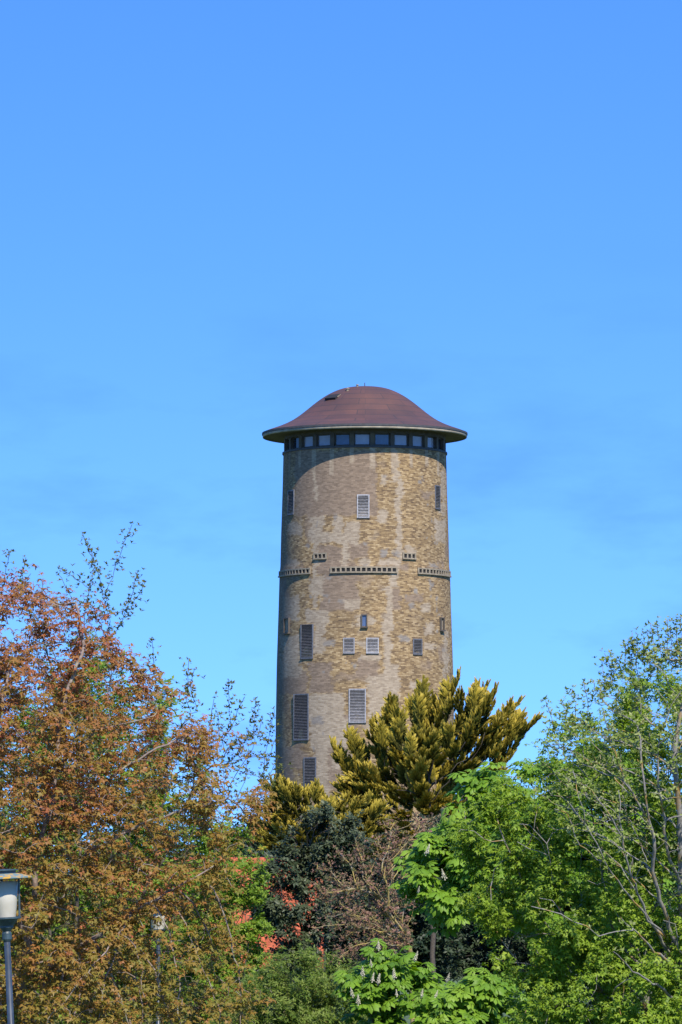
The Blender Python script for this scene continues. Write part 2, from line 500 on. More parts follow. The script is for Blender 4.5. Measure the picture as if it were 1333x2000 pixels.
M_WHITE = simple('white_paint', (0.8, 0.8, 0.8), 0.5, 0, 0.04)

def build_tower():
    T = empty('water_tower', (TX, TY, TG), 'tall round yellow brick water tower with a brown domed roof', 'water tower')
    link('wall', build_wall_mesh(), M_BRICK, T, True)
    zs = tz(873.5, TY - 4.45); zrim = tz(846)
    c = (TX, TY, 0)
    # window storey: sill, head, dark room behind, posts, windows
    MB().arc(c, -180, 180, 4.0, 4.50, zs, zs + 0.10, 150).build('sill_ring', M_LEDGE, T)
    MB().lathe([(4.05, zs + 0.10), (4.05, zrim - 0.02)], 100, c).build('inner_wall', M_DARK, T)
    h0, h1 = zs + 0.10, zrim - 0.30
    MB().arc(c, -180, 180, 4.06, 4.40, h1 - 0.10, zrim + 0.06, 150).build('head_ring', M_POST, T)
    for k in range(25):
        a = -2.1 + 14.4 * k
        rot = Matrix.Rotation(R(a), 3, 'Z')
        def at(r, ang): return Vector((TX + r * math.sin(R(ang)), TY - r * math.cos(R(ang)), 0))
        rp = Matrix.Rotation(R(a + 7.2), 3, 'Z')
        MB().box(at(4.27, a + 7.2) + Vector((0, 0, (h0 + h1 - 0.1) / 2)), (0.24, 0.30, h1 - 0.1 - h0), rp).build('mullion', M_POST if k % 3 else M_SOFFIT, T)
        hh = h1 - 0.1 - h0; w = 0.86; q = at(4.22, a)
        fr = MB()
        for sx_ in (-1, 1): fr.box(q + rot @ Vector((sx_ * (w / 2 - 0.03), 0, 0)) + Vector((0, 0, h0 + hh / 2)), (0.06, 0.10, hh), rot)
        fr.box(q + Vector((0, 0, h0 + 0.04)), (w - 0.12, 0.10, 0.08), rot)
        fr.box(q + Vector((0, 0, h1 - 0.1 - 0.03)), (w - 0.12, 0.10, 0.06), rot)
        f = fr.build('window', M_POST, T)
        kk = (k + 12) % 25 - 12
        gm = {-5: M_BLACKGLASS, -4: M_BLACKGLASS, -3: M_BLIND, -2: M_BLIND, -1: M_GLASS, 0: M_BLIND, 1: M_GLASS, 2: M_BLIND, 3: M_BLIND, 4: M_BLIND}.get(kk if k <= 12 else k - 25, M_BLACKGLASS)
        qq = at(4.215, a)
        MB().box(qq + Vector((0, 0, h0 + hh / 2)), (w - 0.125, 0.02, hh - 0.15), rot).build('pane', gm, f)
    # roof: bell-shaped dome, flaring to a thin brim
    sc = PXM / 3.03
    pr = [(608, 352), (585, 342), (555, 332), (515, 318), (470, 299), (425, 275), (385, 247), (345, 215), (310, 186), (275, 159), (240, 135), (205, 115), (170, 99), (135, 87), (100, 80), (65, 76), (30, 74), (0, 73)]
    base = tz(730 + 352 / 3.03)
    rr = np.array([p[0] * sc for p in pr]); zz = np.array([base + (352 - p[1]) * sc for p in pr])
    t = np.linspace(0, len(pr) - 1, 70)
    rr2 = np.interp(t, np.arange(len(pr)), rr); zz2 = np.interp(t, np.arange(len(pr)), zz)
    ker = np.array([.25, .5, .25])
    for _ in range(3):
        rr2[1:-1] = np.convolve(rr2, ker, 'valid'); zz2[1:-1] = np.convolve(zz2, ker, 'valid')
    n = 160
    a = np.linspace(0, 2 * math.pi, n, endpoint=False)
    V = np.stack([TX + rr2[:, None] * np.sin(a), TY - rr2[:, None] * np.cos(a), zz2[:, None] + 0 * a], -1).reshape(-1, 3)
    i = np.arange(len(t) * n).reshape(len(t), n); j = np.roll(i, -1, 1)
    me = np_mesh('roof', V, [np.stack([i[:-1], j[:-1], j[1:], i[1:]], -1).reshape(-1, 4)])
    ln = np.concatenate([[0], np.cumsum(np.hypot(np.diff(rr2), np.diff(zz2)))])
    U = np.arange(n + 1) / n * 2 * math.pi * 3.5
    u4 = np.stack([np.broadcast_to(U[:-1], (len(t) - 1, n)), np.broadcast_to(U[1:], (len(t) - 1, n)), np.broadcast_to(U[1:], (len(t) - 1, n)), np.broadcast_to(U[:-1], (len(t) - 1, n))], -1)
    v4 = np.stack([np.broadcast_to(ln[:-1, None], (len(t) - 1, n))] * 2 + [np.broadcast_to(ln[1:, None], (len(t) - 1, n))] * 2, -1)
    me.uv_layers.new(name='UVMap').data.foreach_set('uv', np.stack([u4, v4], -1).astype(np.float32).ravel())
    roof = link('roof', me, M_ROOF, T, True)
    Rr = 608 * sc
    MB().lathe([(Rr - 0.02, base - 0.005), (Rr + 0.035, base - 0.005), (Rr + 0.035, base - 0.105), (Rr - 0.02, base - 0.105)], 160, c, True).build('roof_edge', M_LEDGE, roof)
    MB().lathe([(Rr - 0.03, base - 0.108), (Rr + 0.005, base - 0.108), (Rr - 0.01, base - 0.25), (Rr - 0.05, base - 0.25)], 160, c, True).build('fascia', M_FASCIA, T, True)
    MB().lathe([(Rr - 0.055, base - 0.2), (4.42, zrim - 0.16), (4.1, zrim - 0.16)], 160, c).build('soffit', M_SOFFIT, T, True)
    # bits on the dome
    def dome(azd, rad):
        z = float(np.interp(rad, rr2[::-1], zz2[::-1]))
        return Vector((TX + rad * math.sin(R(azd)), TY - rad * math.cos(R(azd)), z))
    p = dome(-44, 275 * sc)
    rot = Matrix.Rotation(R(-40), 3, 'Z') @ Matrix.Rotation(R(28), 3, 'X')
    h = MB().box(p + Vector((0, 0, 0.03)), (0.75, 0.5, 0.14), rot).build('roof_hatch', M_DARK, roof, bev=0.015)
    MB().box(p + Vector((0.30, -0.12, 0.10)), (0.14, 0.3, 0.05), rot).build('lid', M_CONC, h)
    for azd, rad, s in ((-30, 205, 0.10), (-20, 130, 0.08)):
        q = dome(azd, rad * sc)
        MB().lathe([(0.0, s * 1.7), (s, s * 1.5), (s * 1.1, s), (s * 0.7, s * 0.95), (s * 0.7, -s)], 10, q).build('vent_cowl', M_CONC, roof)
    MB().tube([dome(0, 0.02) - Vector((0, 0, .05)), dome(0, 0.02) + Vector((0, 0, 0.22))], [0.03, 0.02], 6).build('finial', M_LEDGE, roof)
    # louvred windows
    def louvre(x0, y0, x1, y1, mat, lid=False, ns=None):
        a, zc, r = on_tower((x0 + x1) / 2, (y0 + y1) / 2)
        w = (x1 - x0) * PXM / max(0.30, math.cos(R(a))); h = (y1 - y0) * PXM
        rot = Matrix.Rotation(R(a), 3, 'Z')
        tilt = rot @ Matrix.Rotation(R(38), 3, 'X')
        r = min(float(tower_r(zc + h / 2)), r) ; rlow = float(tower_r(zc - h / 2))
        lean = math.atan2(rlow - float(tower_r(zc + h / 2)), h)
        def at(d, lx, lz):
            rad = float(tower_r(zc + lz)) + d
            return Vector((TX + rad * math.sin(R(a)), TY - rad * math.cos(R(a)), zc + lz)) + rot @ Vector((lx, 0, 0))
        g = MB(); t_ = min(0.06, w * 0.085)
        for s in (-1, 1): g.box(at(0.0, s * (w / 2 - t_ / 2), 0), (t_, 0.07, h), rot)
        for s in (-1, 1): g.box(at(0.0, 0, s * (h / 2 - t_ / 2)), (w - 2 * t_, 0.07, t_), rot)
        f = g.build('louvre_window', M_FRAME if mat is M_SLATD else mat, T)
        MB().box(at(-0.012, 0, 0), (w - 0.03, 0.04, h - 0.03), rot).build('shade_backing', M_DARK, f)  # black sheet in place of the shade behind the slats
        k = ns or max(6, int(h / 0.085)); g = MB()
        for q in range(k):
            g.box(at(0.014, 0, -h / 2 + t_ + (h - 2 * t_) * (q + 0.5) / k), (w - 2 * t_ - 0.004, 0.045, 0.012), tilt)
        g.build('slats', mat, f)
        MB().box(at(0.0, 0, -h / 2 - 0.021), (w + 0.02, 0.10, 0.04), rot).build('sill', M_LEDGE, f)
    for (x0, y0, x1, y1, mat) in [(563, 957, 575, 1005, M_SLATD), (698, 966, 722, 1011, M_SLATL), (850, 948, 860, 994, M_SLATD),
            (588, 1220, 612, 1286, M_SLATD), (671, 1246, 693, 1276, M_SLAT), (716, 1246, 740, 1276, M_SLATL), (807, 1248, 825, 1278, M_SLATD),
            (574, 1356, 603, 1445, M_SLATD), (682, 1346, 715, 1411, M_SLAT), (594, 1480, 618, 1539, M_SLATD)]:
        louvre(x0, y0, x1, y1, mat)
    # small slot windows with a frame and a sill
    for (x0, y0, x1, y1, gm) in [(706, 1200, 718, 1224, M_GLASS), (557, 1207, 567, 1236, M_CONC), (859, 1206, 866, 1231, M_CONC)]:
        a, zc, r = on_tower((x0 + x1) / 2, (y0 + y1) / 2)
        w = (x1 - x0) * PXM / max(0.45, math.cos(R(a))); h = (y1 - y0) * PXM
        rot = Matrix.Rotation(R(a), 3, 'Z')
        def at(d, lx, lz):
            rad = float(tower_r(zc + lz)) + d
            return Vector((TX + rad * math.sin(R(a)), TY - rad * math.cos(R(a)), zc + lz)) + rot @ Vector((lx, 0, 0))
        g = MB()
        for s in (-1, 1): g.box(at(0.03, s * (w / 2 - 0.03), 0), (0.06, 0.16, h), rot)
        g.box(at(0.03, 0, h / 2 - 0.03), (w - 0.12, 0.16, 0.06), rot); g.box(at(0.05, 0, -h / 2 - 0.03), (w + 0.06, 0.2, 0.06), rot)
        f = g.build('slot_window', M_POST, T)
        MB().box(at(0.0, 0, 0), (w - 0.12, 0.04, h - 0.06), rot).build('pane', gm, f)
    # belts of square vent openings, and two short ones above
    def vent(a0, a1, y0, y1, holes):
        za, zb = tz(y1, TY - 4.6), tz(y0, TY - 4.6)
        r = float(tower_r((za + zb) / 2)); n = max(4, int((a1 - a0) / 2))
        post = 0.085; bar = 0.075
        g = MB()
        g.arc(c, a0, a1, r - 0.1, r + 0.11, za, za + bar, n); g.arc(c, a0, a1, r - 0.1, r + 0.07, zb - bar, zb, n)
        da = math.degrees(post / r)
        for k in range(holes + 1):
            m = a0 + (a1 - a0 - da) * k / holes
            g.arc(c, m, m + da, r - 0.1, r + 0.07, za + bar, zb - bar, 1)
        f = g.build('vent_band', M_CONC, T)
        MB().arc(c, a0 + da / 2, a1 - da / 2, r - 0.12, r + 0.012, za + bar, zb - bar, n).build('shade_backing', M_DARK, f)  # black sheet on the wall paints the shade of the holes
    for k in range(6):
        a = -1 + 60.5 * k if k < 2 else (-61.5 if k == 2 else 119 + 40 * (k - 3))
        if k < 3: vent(a - 22.5, a + 22.5, 1106.5, 1119, 13)
    for a in (-31.6, 30.8): vent(a - 5.2, a + 5.2, 1078, 1091, 3)
    a, zc, r = on_tower(668, 1563)
    MB().box((TX + (r + 0.08) * math.sin(R(a)), TY - (r + 0.08) * math.cos(R(a)), zc), (0.24, 0.16, 0.32), Matrix.Rotation(R(a), 3, 'Z')).build('wall_box', M_WHITE, T, bev=0.02)
build_tower()

# ------------------------------------------------------------------ house with an orange tiled roof
def build_house():
    y0 = 90.0
    zr = float(P(0, 1690, y0 + 3)[2]); ze = float(P(0, 1895, y0)[2])
    x0, x1 = float(P(140, 1800, y0)[0]), float(P(632, 1800, y0)[0])
    gz = float(ground_z(0, y0))
    H = empty('tiled_house', ((x0 + x1) / 2, y0 + 3, gz), 'low house with an orange tiled roof glimpsed behind the trees', 'house')
    m = simple('house_brick', (0.30, 0.17, 0.11), 0.9, 0, 0.3, 14)
    y2 = y0 + 6.0; zt = ze - 0.05
    w = MB()
    v = [(x0 + .3, y0 + .4, gz - .3), (x1 - .3, y0 + .4, gz - .3), (x1 - .3, y2 - .4, gz - .3), (x0 + .3, y2 - .4, gz - .3),
         (x0 + .3, y0 + .4, zt), (x1 - .3, y0 + .4, zt), (x1 - .3, y2 - .4, zt), (x0 + .3, y2 - .4, zt), (x0 + .3, (y0 + y2) / 2, zr - .15), (x1 - .3, (y0 + y2) / 2, zr - .15)]
    w.add(v, [(0, 1, 5, 4), (2, 3, 7, 6), (1, 2, 6, 9, 5), (3, 0, 4, 8, 7)])
    w.build('wall', m, H)
    mt = simple('orange_pantiles', (0.36, 0.078, 0.026), 0.8, 0, 0.35, 8)
    for nm, ya, yb in (('roof_slope', y0, y0 + 3.0), ('roof_slope', y2, y0 + 3.0)):
        nx, rows = 260, 22
        X = np.linspace(x0, x1, nx)
        L = []
        for r_ in range(rows):
            for e in (0.0, 0.999):
                s = (r_ + e) / rows
                L.append((ya + (yb - ya) * s, ze + (zr - ze) * s + 0.035 * (1 - e)))
        L = np.array(L)
        wave = 0.032 * np.sin(X * 2 * math.pi / 0.24)
        V = np.stack([np.broadcast_to(X, (len(L), nx)), np.broadcast_to(L[:, :1], (len(L), nx)), L[:, 1:] + wave], -1).reshape(-1, 3)
        i = np.arange(len(L) * nx).reshape(len(L), nx)
        link(nm, np_mesh(nm, V, [np.stack([i[:-1, :-1], i[:-1, 1:], i[1:, 1:], i[1:, :-1]], -1).reshape(-1, 4)]), mt, H, True)
    MB().tube([(x0 - .02, y0 + 3, zr + .05), (x1 + .02, y0 + 3, zr + .05)], [.11, .11], 10).build('ridge', mt, H, True)
    MB().tube([(x0, y0 - .06, ze - .03), (x1, y0 - .06, ze - .03)], [.05, .05], 8).build('gutter', M_POST, H)
    for fx in (0.25, 0.7):
        xx = x0 + (x1 - x0) * fx
        f = MB()
        for s in (-1, 1): f.box((xx + s * .55, y0 + .38, gz + 1.5), (.08, .12, 1.2))
        for s in (-1, 1): f.box((xx, y0 + .38, gz + 1.5 + s * .56), (1.02, .12, .08))
        f = f.build('window', M_POST, H)
        MB().box((xx, y0 + .39, gz + 1.5), (1.02, .03, 1.04)).build('pane', M_BLACKGLASS, f)
build_house()

# ------------------------------------------------------------------ street lamps
M_LAMP = simple('dark_green_paint', (0.035, 0.06, 0.07), 0.45, 0.0, 0.3, 20)
M_POLE = simple('dark_blue_grey_paint', (0.03, 0.042, 0.06), 0.4, 0, 0.25, 12)
def lid_mat():
    m, n, l, b = nodes_of('lichened_lid')
    t = n.new('ShaderNodeTexCoord'); z = n.new('ShaderNodeTexNoise'); z.inputs['Scale'].default_value = 22; z.inputs['Detail'].default_value = 5
    l.new(t.outputs['Object'], z.inputs['Vector'])
    c = n.new('ShaderNodeValToRGB'); e = c.color_ramp.elements
    e[0].position = 0.47; e[0].color = (0.13, 0.19, 0.19, 1); e[1].position = 0.55; e[1].color = (0.48, 0.27, 0.04, 1)
    l.new(z.outputs['Fac'], c.inputs['Fac']); l.new(c.outputs['Color'], b.inputs['Base Color']); b.inputs['Roughness'].default_value = 0.8
    return m
M_LID = lid_mat()
def shade_mat():
    m, n, l, b = nodes_of('frosted_lamp_glass')
    t = n.new('ShaderNodeTexCoord'); z = n.new('ShaderNodeTexNoise'); z.inputs['Scale'].default_value = 9
    l.new(t.outputs['Object'], z.inputs['Vector'])
    c = n.new('ShaderNodeValToRGB'); c.color_ramp.elements[0].color = (0.42, 0.38, 0.28, 1); c.color_ramp.elements[1].color = (0.58, 0.55, 0.46, 1)
    l.new(z.outputs['Fac'], c.inputs['Fac']); l.new(c.outputs['Color'], b.inputs['Base Color'])
    b.inputs['Roughness'].default_value = 0.3; b.inputs['Transmission Weight'].default_value = 0.15
    return m
M_SHADE = shade_mat()
def street_lamp(px, Y, ytop, label, tilt=0.0):
    top = P(px, ytop, Y); x, z1 = float(top[0]), float(top[2])
    g = float(ground_z(x, Y)); h = z1 - g
    o = empty('street_lamp', (x, Y, g), label, 'street lamp', 'street lamps')
    c = (x, Y, z1)
    MB().lathe([(0.045, -h), (0.045, -h + 1.0), (0.034, -h + 1.05), (0.027, -0.62), (0.0, -0.62)], 14, c).build('pole', M_POLE, o, True)
    MB().lathe([(0.028, -0.54), (0.06, -0.50), (0.06, -0.485), (0.105, -0.43), (0.13, -0.425), (0.13, -0.41), (0.0, -0.41)], 20, c).build('collar', M_LAMP, o)
    MB().lathe([(0.030, -0.62), (0.042, -0.60), (0.042, -0.55), (0.030, -0.53)], 14, c).build('sleeve', M_LAMP, o)
    MB().lathe([(0.085, -0.41), (0.10, -0.30), (0.115, -0.105), (0.0, -0.10)], 20, c).build('lamp_glass', M_SHADE, o, True)
    for k in range(3):
        a = R(k * 120 + 75)
        MB().tube([(x + 0.122 * math.sin(a), Y - 0.122 * math.cos(a), z1 - 0.415), (x + 0.132 * math.sin(a), Y - 0.132 * math.cos(a), z1 - 0.075)], [0.009, 0.009], 6).build('strut', M_LAMP, o)
    MB().lathe([(0.0, -0.085), (0.23, -0.085), (0.242, -0.078), (0.24, -0.066), (0.12, -0.035), (0.0, -0.03)], 32, c).build('lid', M_LID, o)
    o.rotation_euler = (0, R(tilt), 0)
    MB().lathe([(0.10, -0.034), (0.10, -0.012), (0.125, -0.010), (0.125, 0.0), (0.0, 0.006)], 24, c).build('cap', M_LAMP, o)
street_lamp(54, 40.0, 1698, 'dark leaning street lamp with a lichened lid in front of the russet tree', -2.9)
street_lamp(310, 62.0, 1755, 'farther street lamp half hidden behind the russet tree')

# ------------------------------------------------------------------ trees: crowns, skeletons, leaves
def poly_inside(px, py, poly):
    poly = np.asarray(poly, float); x, y = poly[:, 0], poly[:, 1]
    x2, y2 = np.roll(x, -1), np.roll(y, -1)
    ins = np.zeros(px.shape, bool); dist = np.full(px.shape, 1e9)
    for a, b, c, d in zip(x, y, x2, y2):
        cond = ((b > py) != (d > py)) & (px < (c - a) * (py - b) / (d - b + 1e-9) + a)
        ins ^= cond
        t = np.clip(((px - a) * (c - a) + (py - b) * (d - b)) / ((c - a) ** 2 + (d - b) ** 2 + 1e-9), 0, 1)
        dist = np.minimum(dist, np.hypot(px - a - t * (c - a), py - b - t * (d - b)))
    return ins, dist

def crown_points(poly, Y, n, g, depth=1.0, surf=0.0, lean=0.0):
    """Points in a rounded crown volume of the given outline; surf pushes them towards the skin."""
    poly = np.asarray(poly, float)
    lo, hi = poly.min(0), poly.max(0)
    out = []
    R0 = None
    while sum(len(q) for q in out) < n:
        px = g.uniform(lo[0], hi[0], 4000); py = g.uniform(lo[1], hi[1], 4000)
        ins, d = poly_inside(px, py, poly)
        px, py, d = px[ins], py[ins], d[ins]
        if R0 is None: R0 = d.max()
        q = np.clip(d / R0, 0, 1)
        hd = np.sqrt(1 - (1 - q) ** 2)
        keep = g.random(len(px)) < hd
        px, py, hd = px[keep], py[keep], hd[keep]
        u = g.uniform(-1, 1, len(px))
        u = np.sign(u) * np.abs(u) ** (1 - surf)
        out.append(P(px, py, Y + u * hd * R0 * Y / F_PX * depth - lean * np.clip((py - lo[1]) / (hi[1] - lo[1]), 0, 1)))
    return np.concatenate(out)[:n]

def unit(v): return v / np.maximum(np.linalg.norm(v, axis=-1, keepdims=True), 1e-9)

def colonize(seed_pos, seed_par, A, step, kill, g, up=0.15, jit=0.25, iters=200, maxkids=5):
    """Space colonisation: branches grow from the seed skeleton towards the crown points."""
    pos = [np.asarray(p, float) for p in seed_pos]; par = list(seed_par)
    A = A.copy()
    kids = [0] * len(pos)
    for p in par:
        if p >= 0: kids[p] += 1
    Pn = np.array(pos)
    D = np.full(len(A), 1e9); I = np.zeros(len(A), int)
    def upd(s):
        nonlocal D, I
        Q = Pn[s:]
        for k in range(0, len(Q), 400):
            d = np.linalg.norm(A[:, None] - Q[None, k:k + 400], axis=2)
            j = d.argmin(1); dm = d[np.arange(len(A)), j]
            b = dm < D
            D[b] = dm[b]; I[b] = j[b] + s + k
    upd(0)
    for it in range(iters):
        ok = D > kill
        A, D, I = A[ok], D[ok], I[ok]
        if not len(A): break
        acc = {}
        dirs = unit(A - Pn[I])
        order = np.argsort(I); Is = I[order]
        us, st = np.unique(Is, return_index=True)
        s = len(Pn); new = []
        sums = np.add.reduceat(dirs[order], st, axis=0)
        for u, v in zip(us, sums):
            if kids[u] >= maxkids: continue
            v = v / max(np.linalg.norm(v), 1e-6) + g.normal(0, jit, 3); v[2] += up
            if par[u] >= 0:
                q = Pn[u] - Pn[par[u]]; v = v + 0.6 * q / max(np.linalg.norm(q), 1e-6)
            v /= max(np.linalg.norm(v), 1e-6)
            new.append(Pn[u] + v * step); par.append(int(u)); kids[u] += 1; kids.append(0)
        if not new:
            # stuck points are dropped
            D[:] = 0; break
        Pn = np.concatenate([Pn, np.array(new)])
        full = np.array([kids[k] >= maxkids for k in I])
        drop = full & (g.random(len(A)) < 0.25)
        A, D, I = A[~drop], D[~drop], I[~drop]
        if not len(A): break
        upd(s)
    return Pn, np.array(par)

def radii(par, r_tip, expo=2.3, taper=1.0):
    n = len(par); acc = np.zeros(n); 
    r = np.zeros(n); kidsum = np.zeros(n)
    for i in range(n - 1, -1, -1):
        r[i] = max(kidsum[i], r_tip ** expo) + (0.02 * r_tip) ** expo
        if par[i] >= 0: kidsum[par[i]] += r[i]
    return r ** (1 / expo)

def skeleton_mesh(name, pos, par, rad, sides=5):
    n = len(pos); has = par >= 0
    idx = np.where(has)[0]
    main = np.full(n, -1)
    for i in idx:
        p = par[i]
        if main[p] < 0 or rad[i] > rad[main[p]]: main[p] = i
    d = np.zeros((n, 3)); d[idx] = pos[idx] - pos[par[idx]]
    root = np.where(~has)[0]
    for q in root: d[q] = pos[main[q]] - pos[q] if main[q] >= 0 else (0, 0, 1)
    d = unit(d)
    dm = d.copy()
    hm = main >= 0
    dm[hm] = unit(d[hm] + d[main[hm]])
    ref = unit(np.array([0.31, 0.9, 0.17]))
    def ring(p, dd, r):
        u = unit(ref - dd * (dd @ ref)[:, None]); w = np.cross(dd, u)
        a = np.linspace(0, 2 * math.pi, sides, endpoint=False)
        return p[:, None] + r[:, None, None] * (u[:, None] * np.cos(a)[None, :, None] + w[:, None] * np.sin(a)[None, :, None])
    V = ring(pos, dm, rad).reshape(-1, 3)
    side = idx[main[par[idx]] != idx]
    E = ring(pos[par[side]], d[side], np.minimum(rad[side] * 1.25, rad[par[side]])).reshape(-1, 3)
    start = np.zeros(n, int); start[idx] = par[idx] * sides
    start[side] = n * sides + np.arange(len(side)) * sides
    k = np.arange(sides); k2 = (k + 1) % sides
    a = start[idx][:, None]; b = (idx * sides)[:, None]
    Fq = np.stack([a + k, a + k2, b + k2, b + k], -1).reshape(-1, 4)
    return np_mesh(name, np.concatenate([V, E]), [Fq])

def inst(tv, tf, M, T):
    """Copies of a template (verts, tris) under matrices M and places T."""
    N, k = len(T), len(tv)
    V = np.einsum('nij,kj->nki', M, tv) + T[:, None]
    Fx = tf[None] + (np.arange(N) * k)[:, None, None]
    return V.reshape(-1, 3), Fx.reshape(-1, tf.shape[1])

def frames(x, g, z=None):
    """Rotation matrices whose x axis follows x, the z axis near z or random."""
    x = unit(x)
    if z is None: z = g.normal(0, 1, x.shape)
    y = unit(np.cross(z, x)); z = np.cross(x, y)
    return np.stack([x, y, z], -1)

def leaf_oval(w=0.28, droop=0.15, fold=0.07):
    return np.array([(0, 0, 0), (.5, 0, -.02), (1, 0, -droop), (.42, w, fold), (.42, -w, fold)]), np.array([(0, 1, 3), (3, 1, 2), (0, 4, 1), (4, 2, 1)])
def leaf_lobed(droop=0.25):
    v = [(0, 0, 0), (.30, .50, -.06), (.42, .17, .03), (1, 0, -droop), (.42, -.17, .03), (.30, -.50, -.06), (.40, 0, .05)]
    return np.array(v), np.array([(6, 1, 0), (6, 2, 1), (6, 3, 2), (6, 4, 3), (6, 5, 4), (6, 0, 5)])[:, ::-1]
def leaf_palmate(g):
    vs, fs = [], []
    for i, a in enumerate(np.linspace(-115, 115, 7)):
        L = 1.0 - 0.42 * abs(a) / 115; a = R(a + g.normal(0, 4)); dr = 0.30 + 0.12 * g.random()
        q = np.array([(0.02, 0, 0), (.35, 0, .07), (.72, 0, -dr * .35), (1, 0, -dr), (.38, .09, .03), (.70, .23, -dr * .35 - .05), (.38, -.09, .03), (.70, -.23, -dr * .35 - .05)]) * L
        c, s = math.cos(a), math.sin(a)
        q = np.stack([q[:, 0] * c - q[:, 1] * s, q[:, 0] * s + q[:, 1] * c, q[:, 2]], -1)
        n = 8 * i
        vs.append(q); fs += [(n, n + 1, n + 4), (n + 4, n + 1, n + 2), (n + 4, n + 2, n + 5), (n + 5, n + 2, n + 3), (n, n + 6, n + 1), (n + 6, n + 2, n + 1), (n + 6, n + 7, n + 2), (n + 7, n + 3, n + 2)]
    return np.concatenate(vs), np.array(fs)

def cluster(leaf, k, g, spread=1.0, elev=(-0.5, 0.5), size=(0.7, 1.1), off=0.15):
    """A spray of k leaves about the z axis; unit leaf length."""
    vs, fs, n = [], [], 0
    for i in range(k):
        a = 2 * math.pi * (i + g.uniform(-.3, .3)) / k; e = g.uniform(*elev)
        x = np.array([[math.cos(a) * math.cos(e), math.sin(a) * math.cos(e), math.sin(e)]])
        M = frames(x, g, np.array([[0, 0, 1.0]]) + g.normal(0, .25, (1, 3)))
        tv, tf = leaf if not callable(leaf) else leaf(g)
        v = (tv * g.uniform(*size)) @ M[0].T + x[0] * off + np.array([0, 0, g.uniform(-.2, .25)])
        vs.append(v); fs.append(tf + n); n += len(v)
    return np.concatenate(vs), np.concatenate(fs)

def scatter(clusters, Tm, axis, size, g, tint, jitter=0.2):
    """Copies of cluster templates at Tm with z along axis; returns verts, faces, tint per vertex."""
    Vs, Fs, Ts, n = [], [], [], 0
    pick = g.integers(0, len(clusters), len(Tm))
    for c, (tv, tf) in enumerate(clusters):
        m = pick == c
        if not m.any(): continue
        z = unit(axis[m] + g.normal(0, jitter, (m.sum(), 3)))
        x = unit(np.cross(g.normal(0, 1, z.shape), z)); y = np.cross(z, x)
        M = np.stack([x, y, z], -1) * size[m][:, None, None]
        V, Fx = inst(tv, tf, M, Tm[m])
        Vs.append(V); Fs.append(Fx + n); Ts.append(np.repeat(tint[m], len(tv))); n += len(V)
    T = np.concatenate(Ts); 
    return np.concatenate(Vs), np.concatenate(Fs), np.clip(T, 0, 1)

def pad_base(px, Y, lean=0):
    x = float(P(px, 1900, Y)[0]); return np.array([x, Y, float(ground_z(x, Y)) - 0.1])

def trunk_seed(base, top, n=10, g=None, wob=0.04):
    t = np.linspace(0, 1, n)[:, None]
    p = base + (top - base) * t
    p[1:-1] += g.normal(0, wob, (n - 2, 3)) * [1, 1, 0]
    return [q for q in p], [-1] + list(range(n - 1))

